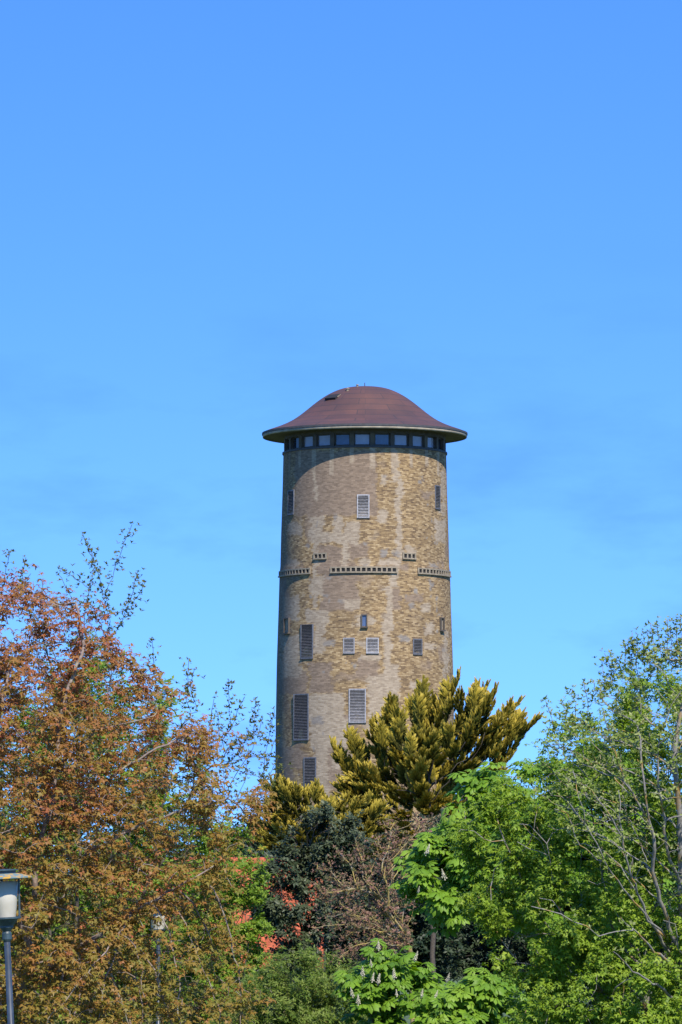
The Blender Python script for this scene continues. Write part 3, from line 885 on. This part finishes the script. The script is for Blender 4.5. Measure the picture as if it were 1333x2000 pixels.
def make_tree(name, label, cat, poly, Y, base_px, seed, n_attr, step, kill, leafmat, barkmat, clusters, n_leaf, size, tint=None, r_tip=0.004,
              depth=1.0, surf=0.2, up=0.15, trunk_top=None, limbs=(), rmax=0.012, axis_up=0.7, shoots=(), shoot_leaf=None, group=None, scatter_r=0.10,
              expo=2.3, bare=0.0, jit=0.25, limb_r=None, droop=0.0, shoot_step=0.06, lean=0.0, clump=0.0, leaf_keep=None):
    g = np.random.default_rng(seed)
    A = crown_points(poly, Y, n_attr, g, depth, surf, lean)
    base = pad_base(base_px, Y)
    cen = A.mean(0)
    top = np.array(trunk_top) if trunk_top is not None else np.array([cen[0] * .5 + base[0] * .5, Y, base[2] + 0.55 * (cen[2] - base[2])])
    sp, spar = trunk_seed(base, top, 8, g)
    limb_idx = []
    for L in limbs:                                   # main limbs given as photo points with a distance each
        pts = np.array([P(a, b, c) for a, b, c in L])
        d0 = np.linalg.norm(np.array(sp) - pts[0], axis=1); prev = int(d0.argmin())
        seq = np.concatenate([[sp[prev]], pts]); i0 = len(sp)
        for a, b in zip(seq[:-1], seq[1:]):
            m = max(1, int(np.linalg.norm(b - a) / step))
            for q in range(1, m + 1):
                sp.append(a + (b - a) * q / m + g.normal(0, step * .08, 3)); spar.append(prev); prev = len(sp) - 1
        limb_idx.append((i0, len(sp)))
    pos, par = colonize(sp, spar, A, step, kill, g, up, jit)
    if len(shoots):
        pl, ql = list(pos), list(par); extra = []
        for L in shoots:
            pts = np.array([P(a, b, c) for a, b, c in L])
            prev = int(np.linalg.norm(pos - pts[0], axis=1).argmin())
            seq = np.concatenate([[pl[prev]], pts])
            for kseg, (a, b) in enumerate(zip(seq[:-1], seq[1:])):
                m = max(1, int(np.linalg.norm(b - a) / shoot_step))
                for q in range(1, m + 1):
                    pl.append(a + (b - a) * q / m + g.normal(0, .006, 3)); ql.append(prev); prev = len(pl) - 1
                    extra.append(prev)
        pos, par = np.array(pl), np.array(ql)
    rad = radii(par, r_tip, expo)
    if limb_r:                                        # the limbs taper from the trunk to their ends
        for i0, i1 in limb_idx:
            rad[i0:i1] = np.maximum(rad[i0:i1], np.linspace(min(limb_r[0], rad[par[i0]] * .8), limb_r[1], i1 - i0))
    # parents must come first for radii: seeds and growth keep that order
    T = empty(name, base + np.array([0, 0, 0.1]), label, cat, group)
    tr = link('trunk', skeleton_mesh('trunk', pos, par, rad), barkmat, T, True)
    thin = np.where(rad < rmax)[0]
    thin = thin[par[thin] >= 0]
    m = int(n_leaf * (2.4 if clump else 1))
    pick = g.choice(thin, m, replace=True)
    t = g.random(m)[:, None]
    Tm = pos[par[pick]] * (1 - t) + pos[pick] * t + g.normal(0, scatter_r, (m, 3))
    if clump:                                         # foliage gathers in masses with gaps between them
        K = g.normal(0, 1, (9, 3)) * [1, 1, 1.5]; K = K / np.linalg.norm(K, axis=1, keepdims=True) * (2 * math.pi / clump) * g.uniform(.6, 1.7, (9, 1))
        f = np.sin(Tm @ K.T + g.uniform(0, 6.28, 9)).sum(1) / 2.1
        keep = np.where(g.random(m) < 1 / (1 + np.exp(-4.5 * (f + 0.12))))[0][:n_leaf]
        Tm = Tm[keep]; n_leaf = len(keep)
    if leaf_keep:
        keep = leaf_keep(*project(Tm)) > g.random(len(Tm)); Tm = Tm[keep]; n_leaf = len(Tm)
    ax = unit(unit(Tm - cen) * (1 - axis_up) + np.array([0, 0, axis_up]) + 0.45 * np.array(sdir))   # leaves turn to the light
    sz = g.uniform(size[0], size[1], n_leaf)
    px, py = project(Tm)
    tn = tint(px, py, Tm, g) if tint else g.random(n_leaf)
    V, Fx, Tt = scatter(clusters, Tm, ax, sz, g, tn)
    if len(shoots):
        ex = np.array(extra); k = g.random(len(ex)) < 0.8
        ex = np.repeat(ex[k], 1)
        Te = pos[ex] + g.normal(0, .012, (len(ex), 3))
        V2, F2, T2 = scatter(clusters, Te, np.tile([[0, 0, 1.0]], (len(ex), 1)), g.uniform(*(shoot_leaf or size), len(ex)), g, np.clip(g.normal(.5, .15, len(ex)), 0, 1), 0.5)
        Fx = np.concatenate([Fx, F2 + len(V)]); V = np.concatenate([V, V2]); Tt = np.concatenate([Tt, T2])
    Tt = np.clip(Tt, 0, 1)
    link('crown', np_mesh('crown', V, [Fx], {'tint': Tt}), leafmat, T)
    return T, pos, par, rad

G0 = np.random.default_rng(3)
lob, ova, nar = leaf_lobed(), leaf_oval(), leaf_oval(0.17, 0.1, 0.05)
C_MAPLE = [cluster(lob, 5, G0, elev=(-.75, -.05), size=(.6, 1.1), off=.2) for _ in range(6)]
C_OVAL = [cluster(ova, 6, G0, elev=(-.5, .9), off=.1) for _ in range(6)]
C_TUFT = [cluster(ova, 4, G0, elev=(.1, 1.2), off=.05) for _ in range(6)]
C_NARROW = [cluster(nar, 7, G0, elev=(-.5, .9), off=.1) for _ in range(6)]
C_HOLLY = [cluster(leaf_oval(.24, .2, .09), 7, G0, elev=(-.6, .8), off=.15) for _ in range(6)]
C_CHEST = [cluster(leaf_palmate, 4, G0, elev=(-.35, .25), size=(.75, 1.1), off=.55) for _ in range(5)]

B_GREY = bark_mat('grey_bark_with_lichen', (0.21, 0.195, 0.175), (0.30, 0.185, 0.05), 0.35)
B_BROWN = bark_mat('brown_twigs', (0.22, 0.165, 0.135), (0.26, 0.245, 0.18), 0.25)
B_DARK = bark_mat('dark_bark', (0.075, 0.06, 0.045))
B_LICHEN = bark_mat('ochre_lichened_bark', (0.22, 0.19, 0.13), (0.32, 0.24, 0.07), 0.8)

def tint_maple(px, py, T, g):
    # young leaves: redder high in the crown, yellow-olive low and to the left
    t = 0.68 - (py - 1300) / 1700 + 0.12 * np.sin(T[:, 0] * 3.1 + 1) * np.sin(T[:, 2] * 3.7) - 0.22 * np.clip((px - 250) / 280, 0, 1)
    return np.clip(t + g.normal(0, .18, len(px)), 0, 1)

# russet maple on the left
limbsM = [[(40, 1950, 49.4), (70, 1750, 48.9), (60, 1590, 48.6), (130, 1480, 48.4), (190, 1425, 48.3), (300, 1400, 48.3)], [(60, 1800, 48.9), (180, 1660, 48.3), (300, 1600, 48.1), (430, 1565, 48.1)],
          [(60, 1700, 49), (105, 1560, 48.8), (115, 1400, 48.8), (165, 1260, 49), (150, 1180, 49.2)], [(80, 1900, 48.8), (250, 1790, 48), (400, 1700, 48)],
          [(60, 1850, 48.9), (-40, 1650, 48.6), (-20, 1480, 48.6), (20, 1300, 48.8)], [(180, 1660, 48.3), (215, 1520, 48.2), (290, 1470, 48.2), (380, 1430, 48.4)]]
L_MAPLE = leaf_mat('russet_young_leaves', [(0.20, 0.195, 0.03), (0.29, 0.195, 0.038), (0.33, 0.15, 0.04), (0.38, 0.13, 0.065)], 0.42)
make_tree('maple_tree', 'russet maple with young orange brown leaves filling the left side', 'tree',
    [(-350, 1500), (-250, 1250), (-100, 1120), (20, 1085), (110, 1110), (175, 1140), (225, 1235), (310, 1270), (360, 1320), (420, 1390), (470, 1450), (530, 1520), (565, 1580), (540, 1650), (480, 1700), (480, 1800), (530, 1890), (500, 2050), (350, 2250), (100, 2350), (-200, 2250), (-350, 1900)],
    50, 60, 11, 2600, 0.11, 0.16, L_MAPLE, B_BROWN, C_MAPLE, 26000, (0.034, 0.078), tint_maple, 0.0032, 0.9, 0.25, 0.05, rmax=0.011, scatter_r=0.07, axis_up=.85, lean=2.2, limbs=limbsM, limb_r=(.014, .005))

# sparse upright-twigged tree behind it
shootsL = [[(215, 1215, 58), (195, 1130, 58), (160, 1040, 58)], [(205, 1165, 58), (235, 1080, 58), (258, 1025, 58)], [(230, 1230, 58), (255, 1170, 58), (270, 1115, 58)], [(255, 1190, 58), (285, 1135, 58)],
           [(5, 1140, 57), (20, 1078, 57)], [(175, 1150, 58), (120, 1110, 58)], [(185, 1100, 58), (175, 1068, 58)], [(300, 1300, 58), (298, 1245, 58)], [(365, 1370, 57), (368, 1288, 57)], [(385, 1390, 57), (372, 1340, 57), (380, 1310, 57)], [(450, 1420, 57), (446, 1325, 57)],
           [(460, 1400, 57), (478, 1362, 57)], [(495, 1440, 58), (500, 1365, 58)], [(505, 1430, 58), (515, 1400, 58)], [(520, 1470, 58), (537, 1385, 58)], [(510, 1520, 58), (540, 1440, 58)], [(410, 1410, 57), (418, 1365, 57)], [(430, 1440, 57), (425, 1390, 57)], [(515, 1540, 57), (545, 1480, 57)],
           [(40, 1150, 57), (52, 1090, 57)], [(140, 1170, 57), (115, 1120, 57)], [(500, 1560, 57), (560, 1500, 57)]]
L_OLIVE = leaf_mat('olive_spring_leaves', [(0.085, 0.105, 0.02), (0.16, 0.17, 0.035), (0.20, 0.16, 0.05)], 0.4)
make_tree('slender_tree', 'sparse tree with long upright leafy shoots rising behind the russet maple', 'tree',
    [(-150, 1200), (0, 1130), (100, 1150), (190, 1160), (235, 1200), (255, 1300), (330, 1350), (430, 1410), (515, 1440), (525, 1540), (470, 1620), (450, 1800), (400, 2100), (0, 2200), (-200, 1700)],
    57, 220, 21, 1500, 0.13, 0.2, L_OLIVE, B_DARK, C_TUFT, 6000, (0.035, 0.06), None, 0.0035, 0.8, 0.1, 0.25, shoots=shootsL, shoot_leaf=(0.03, 0.055), rmax=0.012, scatter_r=.05)

# bright green tree behind those
L_BRIGHT = leaf_mat('bright_green_leaves', [(0.09, 0.17, 0.015), (0.17, 0.28, 0.022), (0.25, 0.34, 0.04)], 0.4)
make_tree('green_tree', 'fresh green leafy tree glimpsed behind the russet maple', 'tree',
    [(120, 1260), (215, 1195), (245, 1290), (340, 1320), (362, 1390), (420, 1500), (430, 1610), (515, 1660), (505, 1720), (520, 1900), (480, 2100), (100, 2200), (-150, 1700), (-50, 1400)],
    66, 250, 31, 1200, 0.16, 0.24, L_BRIGHT, B_DARK, C_OVAL, 24000, (0.05, 0.085), None, 0.004, 0.7, 0.2, 0.15, rmax=.014, scatter_r=.1)

make_tree('hawthorn_bush', 'bright green bush between the russet maple and the dark holly', 'bush',
    [(370, 1760), (400, 1645), (470, 1615), (520, 1660), (528, 1850), (520, 1960), (470, 2080), (350, 2120), (320, 1870)],
    63, 440, 35, 800, 0.1, 0.14, L_BRIGHT, B_DARK, C_OVAL, 7500, (0.035, 0.06), None, 0.0035, 0.9, 0.2, 0.25, rmax=.012, scatter_r=.07, clump=0.7)

# dark holly in the middle
L_HOLLY = leaf_mat('dark_glossy_leaves', [(0.022, 0.036, 0.014), (0.045, 0.062, 0.026), (0.08, 0.095, 0.045)], 0.08, 0.5, spec=0.3)
make_tree('holly_tree', 'dark glossy evergreen holly standing before the orange roof', 'tree',
    [(555, 1650), (600, 1575), (640, 1565), (680, 1595), (730, 1640), (730, 1665), (660, 1700), (645, 1750), (640, 1800), (650, 1860), (600, 1905), (535, 1905), (495, 1840), (485, 1740), (485, 1705), (515, 1655)],
    76, 590, 41, 900, 0.12, 0.16, L_HOLLY, B_DARK, C_HOLLY, 4000, (0.06, 0.10), None, 0.004, 0.9, 0.2, 0.2, rmax=.016, scatter_r=.07, clump=0.7)

# pinkish shrub with bare arching lichen branches
L_PINK = leaf_mat('pinkish_young_leaves', [(0.13, 0.14, 0.04), (0.20, 0.12, 0.07), (0.29, 0.15, 0.11)], 0.3)
arch = [[(800, 1850, 71), (770, 1810, 71), (740, 1750, 70.6), (700, 1735, 70.4), (650, 1745, 70.2)], [(795, 1840, 70.5), (740, 1820, 70.2), (690, 1805, 70), (610, 1812, 69.6)],
        [(800, 1850, 71), (785, 1800, 70.6), (755, 1765, 70.3), (735, 1735, 70.2)], [(790, 1830, 70.4), (730, 1795, 70.2), (680, 1785, 70), (640, 1790, 69.8)], [(790, 1850, 70.3), (730, 1840, 70), (690, 1850, 69.9), (650, 1880, 69.7)],
        [(800, 1840, 70.6), (760, 1780, 70.4), (760, 1735, 70.3), (745, 1700, 70.2)], [(795, 1835, 70.4), (745, 1812, 70.1), (705, 1795, 69.9), (665, 1765, 69.7)], [(798, 1835, 70.4), (775, 1770, 70.1), (765, 1730, 69.9)]]
make_tree('bare_shrub', 'twiggy shrub with pinkish buds and arching ochre lichened branches beside the holly', 'shrub',
    [(690, 1640), (740, 1600), (800, 1590), (865, 1590), (870, 1650), (830, 1700), (810, 1800), (790, 1880), (650, 1925), (640, 1850), (615, 1780), (600, 1700), (650, 1665)],
    71, 810, 51, 1100, 0.10, 0.13, L_PINK, B_LICHEN, C_TUFT, 3600, (0.03, 0.055), None, 0.0045, 0.9, 0.1, 0.25, limbs=arch, rmax=.012, scatter_r=.05, trunk_top=P(806, 1980, 71.6))

# loose green shrub at the bottom
L_LOOSE = leaf_mat('mid_green_leaves', [(0.085, 0.145, 0.02), (0.15, 0.22, 0.03), (0.23, 0.28, 0.06)], 0.4)
make_tree('green_shrub', 'loose green shrub at the foot of the holly', 'shrub',
    [(430, 1970), (500, 1890), (560, 1865), (640, 1865), (700, 1885), (740, 1950), (780, 2080), (700, 2200), (500, 2200), (400, 2080)],
    60, 600, 61, 900, 0.10, 0.14, L_LOOSE, B_LICHEN, C_NARROW, 18000, (0.035, 0.065), None, 0.0035, 0.9, 0.2, 0.3, rmax=.012, scatter_r=.07)

# horse chestnuts
L_CHEST = leaf_mat('chestnut_leaves', [(0.085, 0.18, 0.014), (0.155, 0.285, 0.02), (0.23, 0.36, 0.032)], 0.35, 0.5)
def tint_r(px, py, T, g): return np.clip(g.normal(.5, .2, len(px)), 0, 1)
M_SPIKE = simple('cream_blossom', (0.50, 0.46, 0.33), 0.8, 0, 0.3, 40)
def flower_spikes(T, spots, Y, g):
    for (px, py) in spots:
        c = Vector(P(px, py, Y + g.normal(0, .15))); b = MB(); tl = Vector((g.normal(0, .22), g.normal(0, .22), 0)); sc = g.uniform(.55, .95)
        b.tube([c, c + (Vector((0, 0, .16)) + tl * .16) * sc], [.006, .003], 5)
        for k in range(34):
            t = k / 34; a = k * 2.4; r = (0.022 * (1 - t) + 0.004) * g.uniform(.6, 1.3)
            q = c + (Vector((r * math.cos(a), r * math.sin(a), 0.03 + 0.13 * t)) + tl * (0.03 + 0.13 * t)) * sc; s = 0.012 * (1 - .55 * t) * g.uniform(.7, 1.2) * sc
            b.add([q + Vector((s, 0, 0)), q + Vector((-s, 0, 0)), q + Vector((0, s, 0)), q + Vector((0, -s, 0)), q + Vector((0, 0, s)), q + Vector((0, 0, -s))],
                  [(0, 2, 4), (2, 1, 4), (1, 3, 4), (3, 0, 4), (2, 0, 5), (1, 2, 5), (3, 1, 5), (0, 3, 5)])
        b.build('flower_spike', M_SPIKE, T)
TA, *_ = make_tree('chestnut_tree', 'horse chestnut with broad drooping bright green leaves right of the pinkish shrub', 'tree',
    [(880, 1560), (940, 1515), (1010, 1500), (1100, 1460), (1250, 1480), (1330, 1700), (1250, 1900), (1050, 1850), (940, 1815), (870, 1810), (815, 1790), (780, 1740), (780, 1690), (820, 1625), (845, 1590)],
    60, 1080, 71, 700, 0.2, 0.28, L_CHEST, B_DARK, C_CHEST, 3200, (0.12, 0.17), tint_r, 0.006, 0.9, 0.3, 0.1, rmax=.02, scatter_r=.08, axis_up=.75, group='horse chestnuts', lean=1.2, clump=1.0)
flower_spikes(TA, [(817, 1745), (832, 1672), (870, 1720)], 58.6, G0)
TB, *_ = make_tree('chestnut_tree', 'low horse chestnut with pale flower spikes at the bottom of the photo', 'tree',
    [(665, 1985), (680, 1900), (725, 1825), (775, 1830), (800, 1890), (850, 1895), (900, 1880), (980, 1890), (1060, 1930), (1100, 2050), (1050, 2250), (800, 2300), (700, 2150)],
    56, 880, 72, 420, 0.2, 0.26, L_CHEST, B_DARK, C_CHEST, 1600, (0.12, 0.17), tint_r, 0.006, 0.8, 0.3, 0.1, rmax=.02, scatter_r=.07, axis_up=.75, group='horse chestnuts', clump=0.9)
flower_spikes(TB, [(740, 1858), (726, 1890), (708, 1912), (738, 1925), (770, 1915), (690, 1950), (700, 1965), (776, 1948), (810, 1880), (823, 1950), (850, 1950), (873, 1920), (727, 1920)], 54.9, G0)

# grey-branched tree on the right with lime leaves
limbsR = [[(1345, 1960, 50), (1325, 1860, 49.6), (1290, 1760, 49.2), (1276, 1703, 49), (1278, 1637, 48.8), (1257, 1583, 48.6), (1220, 1525, 48.4), (1196, 1453, 48.2), (1180, 1390, 48.1)],
          [(1330, 1900, 49.8), (1260, 1780, 49), (1230, 1703, 48.5), (1220, 1653, 48.3), (1199, 1604, 48.1), (1174, 1562, 48), (1141, 1533, 48)],
          [(1300, 1830, 49.2), (1230, 1750, 48.6), (1189, 1695, 48.2), (1174, 1666, 48), (1145, 1612, 47.9), (1112, 1566, 47.8)],
          [(1189, 1695, 48.2), (1133, 1649, 47.8), (1108, 1591, 47.7), (1083, 1581, 47.6)],
          [(1345, 1960, 50), (1333, 1898, 49.4), (1274, 1853, 48.7), (1236, 1815, 48.3), (1212, 1790, 48.1)],
          [(1340, 1970, 49.6), (1286, 1927, 48.9), (1236, 1898, 48.4), (1199, 1857, 48)],
          [(1236, 1815, 48.3), (1170, 1828, 48), (1145, 1807, 47.9), (1095, 1786, 47.8), (1037, 1770, 47.8)],
          [(1345, 1900, 50), (1333, 1732, 49.4), (1303, 1666, 49), (1294, 1583, 48.8), (1286, 1525, 48.6), (1290, 1430, 48.6)],
          [(1333, 1732, 49.4), (1330, 1600, 49.2), (1318, 1480, 49), (1333, 1380, 49)], [(1278, 1637, 48.8), (1262, 1560, 48.5), (1256, 1500, 48.5), (1250, 1420, 48.5)],
          [(1145, 1612, 47.9), (1130, 1560, 47.8), (1120, 1500, 47.9)], [(1220, 1653, 48.3), (1212, 1600, 48.2), (1210, 1540, 48.2)]]
shootsR = [[(a, b, 48.8), ((a + c) / 2 + 3, (b + d) / 2, 48.8), (c, d, 48.8)] for a, b, c, d in [(1250, 1330, 1232, 1245), (1270, 1320, 1265, 1235), (1290, 1310, 1283, 1225), (1310, 1300, 1310, 1230), (1325, 1300, 1331, 1205), (1200, 1340, 1183, 1275), (1215, 1330, 1222, 1255), (1180, 1360, 1176, 1290), (1240, 1300, 1245, 1250),
            (1150, 1380, 1140, 1330), (1125, 1400, 1118, 1345), (1085, 1440, 1066, 1368), (1105, 1420, 1100, 1370), (1340, 1280, 1350, 1210), (1160, 1360, 1160, 1330), (1298, 1290, 1296, 1250), (1278, 1290, 1272, 1218), (1318, 1290, 1322, 1222), (1228, 1310, 1236, 1236), (1257, 1300, 1256, 1240), (1195, 1330, 1205, 1285), (1302, 1280, 1304, 1210)]]
L_LIME = leaf_mat('lime_green_leaves', [(0.11, 0.19, 0.016), (0.22, 0.335, 0.025), (0.33, 0.42, 0.045)], 0.44)
L_PALE = leaf_mat('pale_budding_leaves', [(0.15, 0.22, 0.035), (0.24, 0.30, 0.055), (0.37, 0.39, 0.16)], 0.4)
make_tree('grey_branched_tree', 'tree with bare grey lichened limbs and pale budding twigs at the right edge', 'tree',
    [(1030, 1500), (1085, 1420), (1160, 1360), (1200, 1300), (1240, 1275), (1290, 1250), (1360, 1240), (1500, 1290), (1600, 1600), (1550, 1750), (1350, 1780), (1200, 1740), (1080, 1640), (1010, 1560)],
    48.6, 1350, 81, 1300, 0.11, 0.17, L_PALE, B_GREY, C_TUFT, 6500, (0.03, 0.055), None, 0.0036, 0.9, 0.1, 0.3, limbs=[[(a, b, c - 0.75) for a, b, c in L] for L in limbsR], limb_r=(.032, .005), shoots=shootsR, shoot_leaf=(.022, .04), rmax=.010, scatter_r=.04, trunk_top=P(1352, 1980, 50), expo=2.1, leaf_keep=lambda px, py: np.clip(1 - (py - 1420) / 260, .3, 1))
make_tree('sycamore_tree', 'dense lime green sycamore filling the lower right behind the grey limbs', 'tree',
    [(1065, 1440), (1100, 1385), (1160, 1335), (1240, 1295), (1340, 1290), (1600, 1500), (1700, 1800), (1600, 2200), (1200, 2300), (1020, 2150), (1000, 2000), (975, 1900), (925, 1815), (880, 1720), (870, 1640), (895, 1565), (945, 1515), (1020, 1490)],
    51.0, 1250, 91, 2200, 0.14, 0.19, L_LIME, B_GREY, C_MAPLE, 46000, (0.034, 0.070), tint_r, 0.004, 0.75, 0.35, 0.1, rmax=.012, scatter_r=.08, axis_up=.7, lean=2.3, clump=0.9)

# golden cypresses: limbs carrying feathery plumes
def plume(g, n=70):
    """A flat forked spray along x with pointed side sprays; tint 0 at the base to 1 at the tips."""
    vs, fs, ts = [], [], []
    def blade(o, d, L, w, q):
        k = len(vs)
        s = unit(np.cross(d, np.array([0, 0, 1.0]) + g.normal(0, .9, 3))) * w
        p1 = o + d * L * .45; tip = o + d * L + np.array([.01, 0, .015])
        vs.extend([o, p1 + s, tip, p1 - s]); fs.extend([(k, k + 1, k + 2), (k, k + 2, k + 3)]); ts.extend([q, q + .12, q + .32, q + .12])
    def axis(o, d, L, m, depth, q0, up):
        for i in range(m):
            t = (i + g.random()) / m
            p = o + d * L * t + np.array([0, 0, up * L * t * t])
            dd = unit(d + np.array([0, 0, 2 * up * t]))
            side = unit(np.cross(dd, np.array([0, 0, 1.0])))
            a = g.uniform(-1, 1)
            v = unit(dd + side * a * .8 * (1 - .6 * t) + np.array([0, 0, g.uniform(-.35, .5) * (1 - .5 * t)]))
            blade(p, v, (.09 + .09 * (1 - t)) * (1 if depth else 1.1), .014 + .009 * (1 - t), q0 + .5 * t)
    axis(np.zeros(3), np.array([1.0, 0, -.04]), .88, n, 1, .0, .14)
    for i in range(9):
        t = .12 + .68 * i / 9; sg = 1 if i % 2 else -1
        o = np.array([t * .88, 0, .12 * t * t])
        d = unit(np.array([1, sg * g.uniform(.45, .8), g.uniform(-.25, .35)]))
        axis(o, d, (.40 - .26 * t) * g.uniform(.8, 1.2), int(n * .36), 0, .05 + .40 * t, .2)
    return np.array(vs), np.array(fs), np.clip(np.array(ts), 0, 1)
PLUMES = [plume(G0, 120) for _ in range(6)]
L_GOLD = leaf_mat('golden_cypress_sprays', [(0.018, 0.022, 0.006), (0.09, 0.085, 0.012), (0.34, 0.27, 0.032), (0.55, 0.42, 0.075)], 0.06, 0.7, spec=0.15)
def cypress(label, poly, Y, base_px, seed, n_attr, n_plume, length, wind, tips=()):
    g = np.random.default_rng(seed)
    A = crown_points(poly, Y, n_attr, g, 0.9, 0.3)
    base = pad_base(base_px, Y); cen = A.mean(0)
    top = np.array([cen[0], Y, cen[2] - 0.3])
    sp, spar = trunk_seed(base, top, 14, g, .02)
    pos, par = colonize(sp, spar, A, 0.22, 0.28, g, 0.2, 0.15)
    rad = radii(par, 0.008, 2.2)
    T = empty('golden_cypress', base + np.array([0, 0, .1]), label, 'tree', 'golden cypresses')
    link('trunk', skeleton_mesh('trunk', pos, par, rad), B_DARK, T, True)
    d = np.zeros_like(pos); h = par >= 0; d[h] = unit(pos[h] - pos[par[h]])
    thin = np.where((rad < 0.03) & h)[0]
    pick = g.choice(thin, n_plume)
    Tm = pos[pick] + g.normal(0, .10, (n_plume, 3))
    out = unit((Tm - np.array([top[0], Y, top[2] - .45])) * [1, 1, .55])
    x = unit(d[pick] * .5 + out * .9 + np.array([wind, 0, .10]) + g.normal(0, .33, (n_plume, 3)))
    L = g.uniform(length[0], length[1], n_plume)
    if len(tips):
        tp = np.array([P(a, b, Y + g.normal(0, .3)) for a, b in tips]); o2 = unit(tp - np.array([top[0], Y, top[2] - 1.2])) + np.array([wind, 0, .15]) * .8
        o2 = unit(o2)
        for f in (0, .35, .7, 1.05):                # a run of plumes towards each outer tip
            l2 = np.full(len(tp), length[1] * (.95 - .1 * f))
            Tm = np.concatenate([Tm, tp - o2 * (l2[:, None] + f * .8) + g.normal(0, .04, tp.shape)]); x = np.concatenate([x, unit(o2 + g.normal(0, .1, o2.shape))]); L = np.concatenate([L, l2])
    Vs, Fs, Ts, n = [], [], [], 0
    pk = g.integers(0, len(PLUMES), len(Tm))
    M = frames(x, g, np.tile([[0, 0, 1.0]], (len(x), 1)) + g.normal(0, .2, x.shape)) * L[:, None, None]
    sh = np.clip(g.normal(0, .10, len(Tm)), -.25, .25)
    for c, (tv, tf, tt) in enumerate(PLUMES):
        m = pk == c
        V, Fx = inst(tv, tf, M[m], Tm[m])
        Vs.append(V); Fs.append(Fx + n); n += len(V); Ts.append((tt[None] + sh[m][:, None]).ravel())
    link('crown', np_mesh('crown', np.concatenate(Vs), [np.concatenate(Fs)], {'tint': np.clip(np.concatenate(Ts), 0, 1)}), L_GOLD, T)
cypress('large golden cypress with feathery plumes leaning right before the tower', [(725, 1480), (790, 1435), (850, 1400), (905, 1385), (950, 1400), (985, 1425), (985, 1475), (950, 1540), (930, 1610), (880, 1665), (770, 1655), (700, 1600), (690, 1530)], 100, 850, 101, 460, 250, (0.55, 0.95), 0.30,
    [(641, 1432), (676, 1413), (731, 1393), (748, 1345), (783, 1345), (835, 1316), (907, 1298), (942, 1321), (983, 1328), (1022, 1358), (1031, 1378), (1061, 1386), (1040, 1420), (652, 1528), (626, 1539), (667, 1500), (705, 1480), (860, 1345), (965, 1350)])
cypress('smaller golden cypress at the foot of the tower, left of the holly top', [(535, 1590), (550, 1545), (600, 1560), (640, 1580), (690, 1575), (740, 1600), (740, 1660), (650, 1690), (560, 1680), (520, 1650)], 97, 640, 102, 160, 170, (0.45, 0.7), 0.05,
    [(533, 1520), (560, 1535), (590, 1545), (700, 1560), (735, 1590), (615, 1560), (525, 1590)])

# background trees
def far_tree(label, cx, cy, rx, ry, Y, seed, mat, n_leaf, size=(0.10, 0.17), n_attr=500):
    t = np.linspace(0, 2 * math.pi, 20, endpoint=False); g = np.random.default_rng(seed)
    w = 1 + g.normal(0, .08, 20)
    poly = np.stack([cx + rx * np.cos(t) * w, cy + ry * np.sin(t) * w], -1)
    make_tree('leafy_tree', label, 'tree', poly, Y, cx, seed, n_attr, 0.3, 0.42, mat, B_DARK, C_OVAL, n_leaf, size, None, .008, .8, .3, .15, rmax=.03, scatter_r=.2, group='trees behind the garden')
L_FARG = leaf_mat('far_green_leaves', [(0.03, 0.06, 0.012), (0.06, 0.10, 0.02), (0.10, 0.14, 0.03)], 0.3)
L_FARD = leaf_mat('far_dark_leaves', [(0.012, 0.025, 0.012), (0.025, 0.042, 0.018), (0.04, 0.06, 0.025)], 0.2)
far_tree('green tree far behind the near street lamp', 40, 1810, 330, 200, 112, 201, L_FARG, 9000)
far_tree('green tree far behind the house ridge', 330, 1800, 230, 190, 116, 202, L_FARG, 7000)
far_tree('dark tree at the left foot of the tower', 490, 1740, 120, 140, 124, 203, L_FARD, 5000)
far_tree('dark tree behind the holly and the pinkish shrub', 700, 1790, 220, 170, 118, 204, L_FARD, 7000)
far_tree('green tree behind the large cypress', 930, 1760, 230, 200, 122, 205, L_FARD, 7000)
far_tree('dark tree behind the grey branched tree', 1230, 1760, 280, 260, 120, 206, L_FARD, 9000)
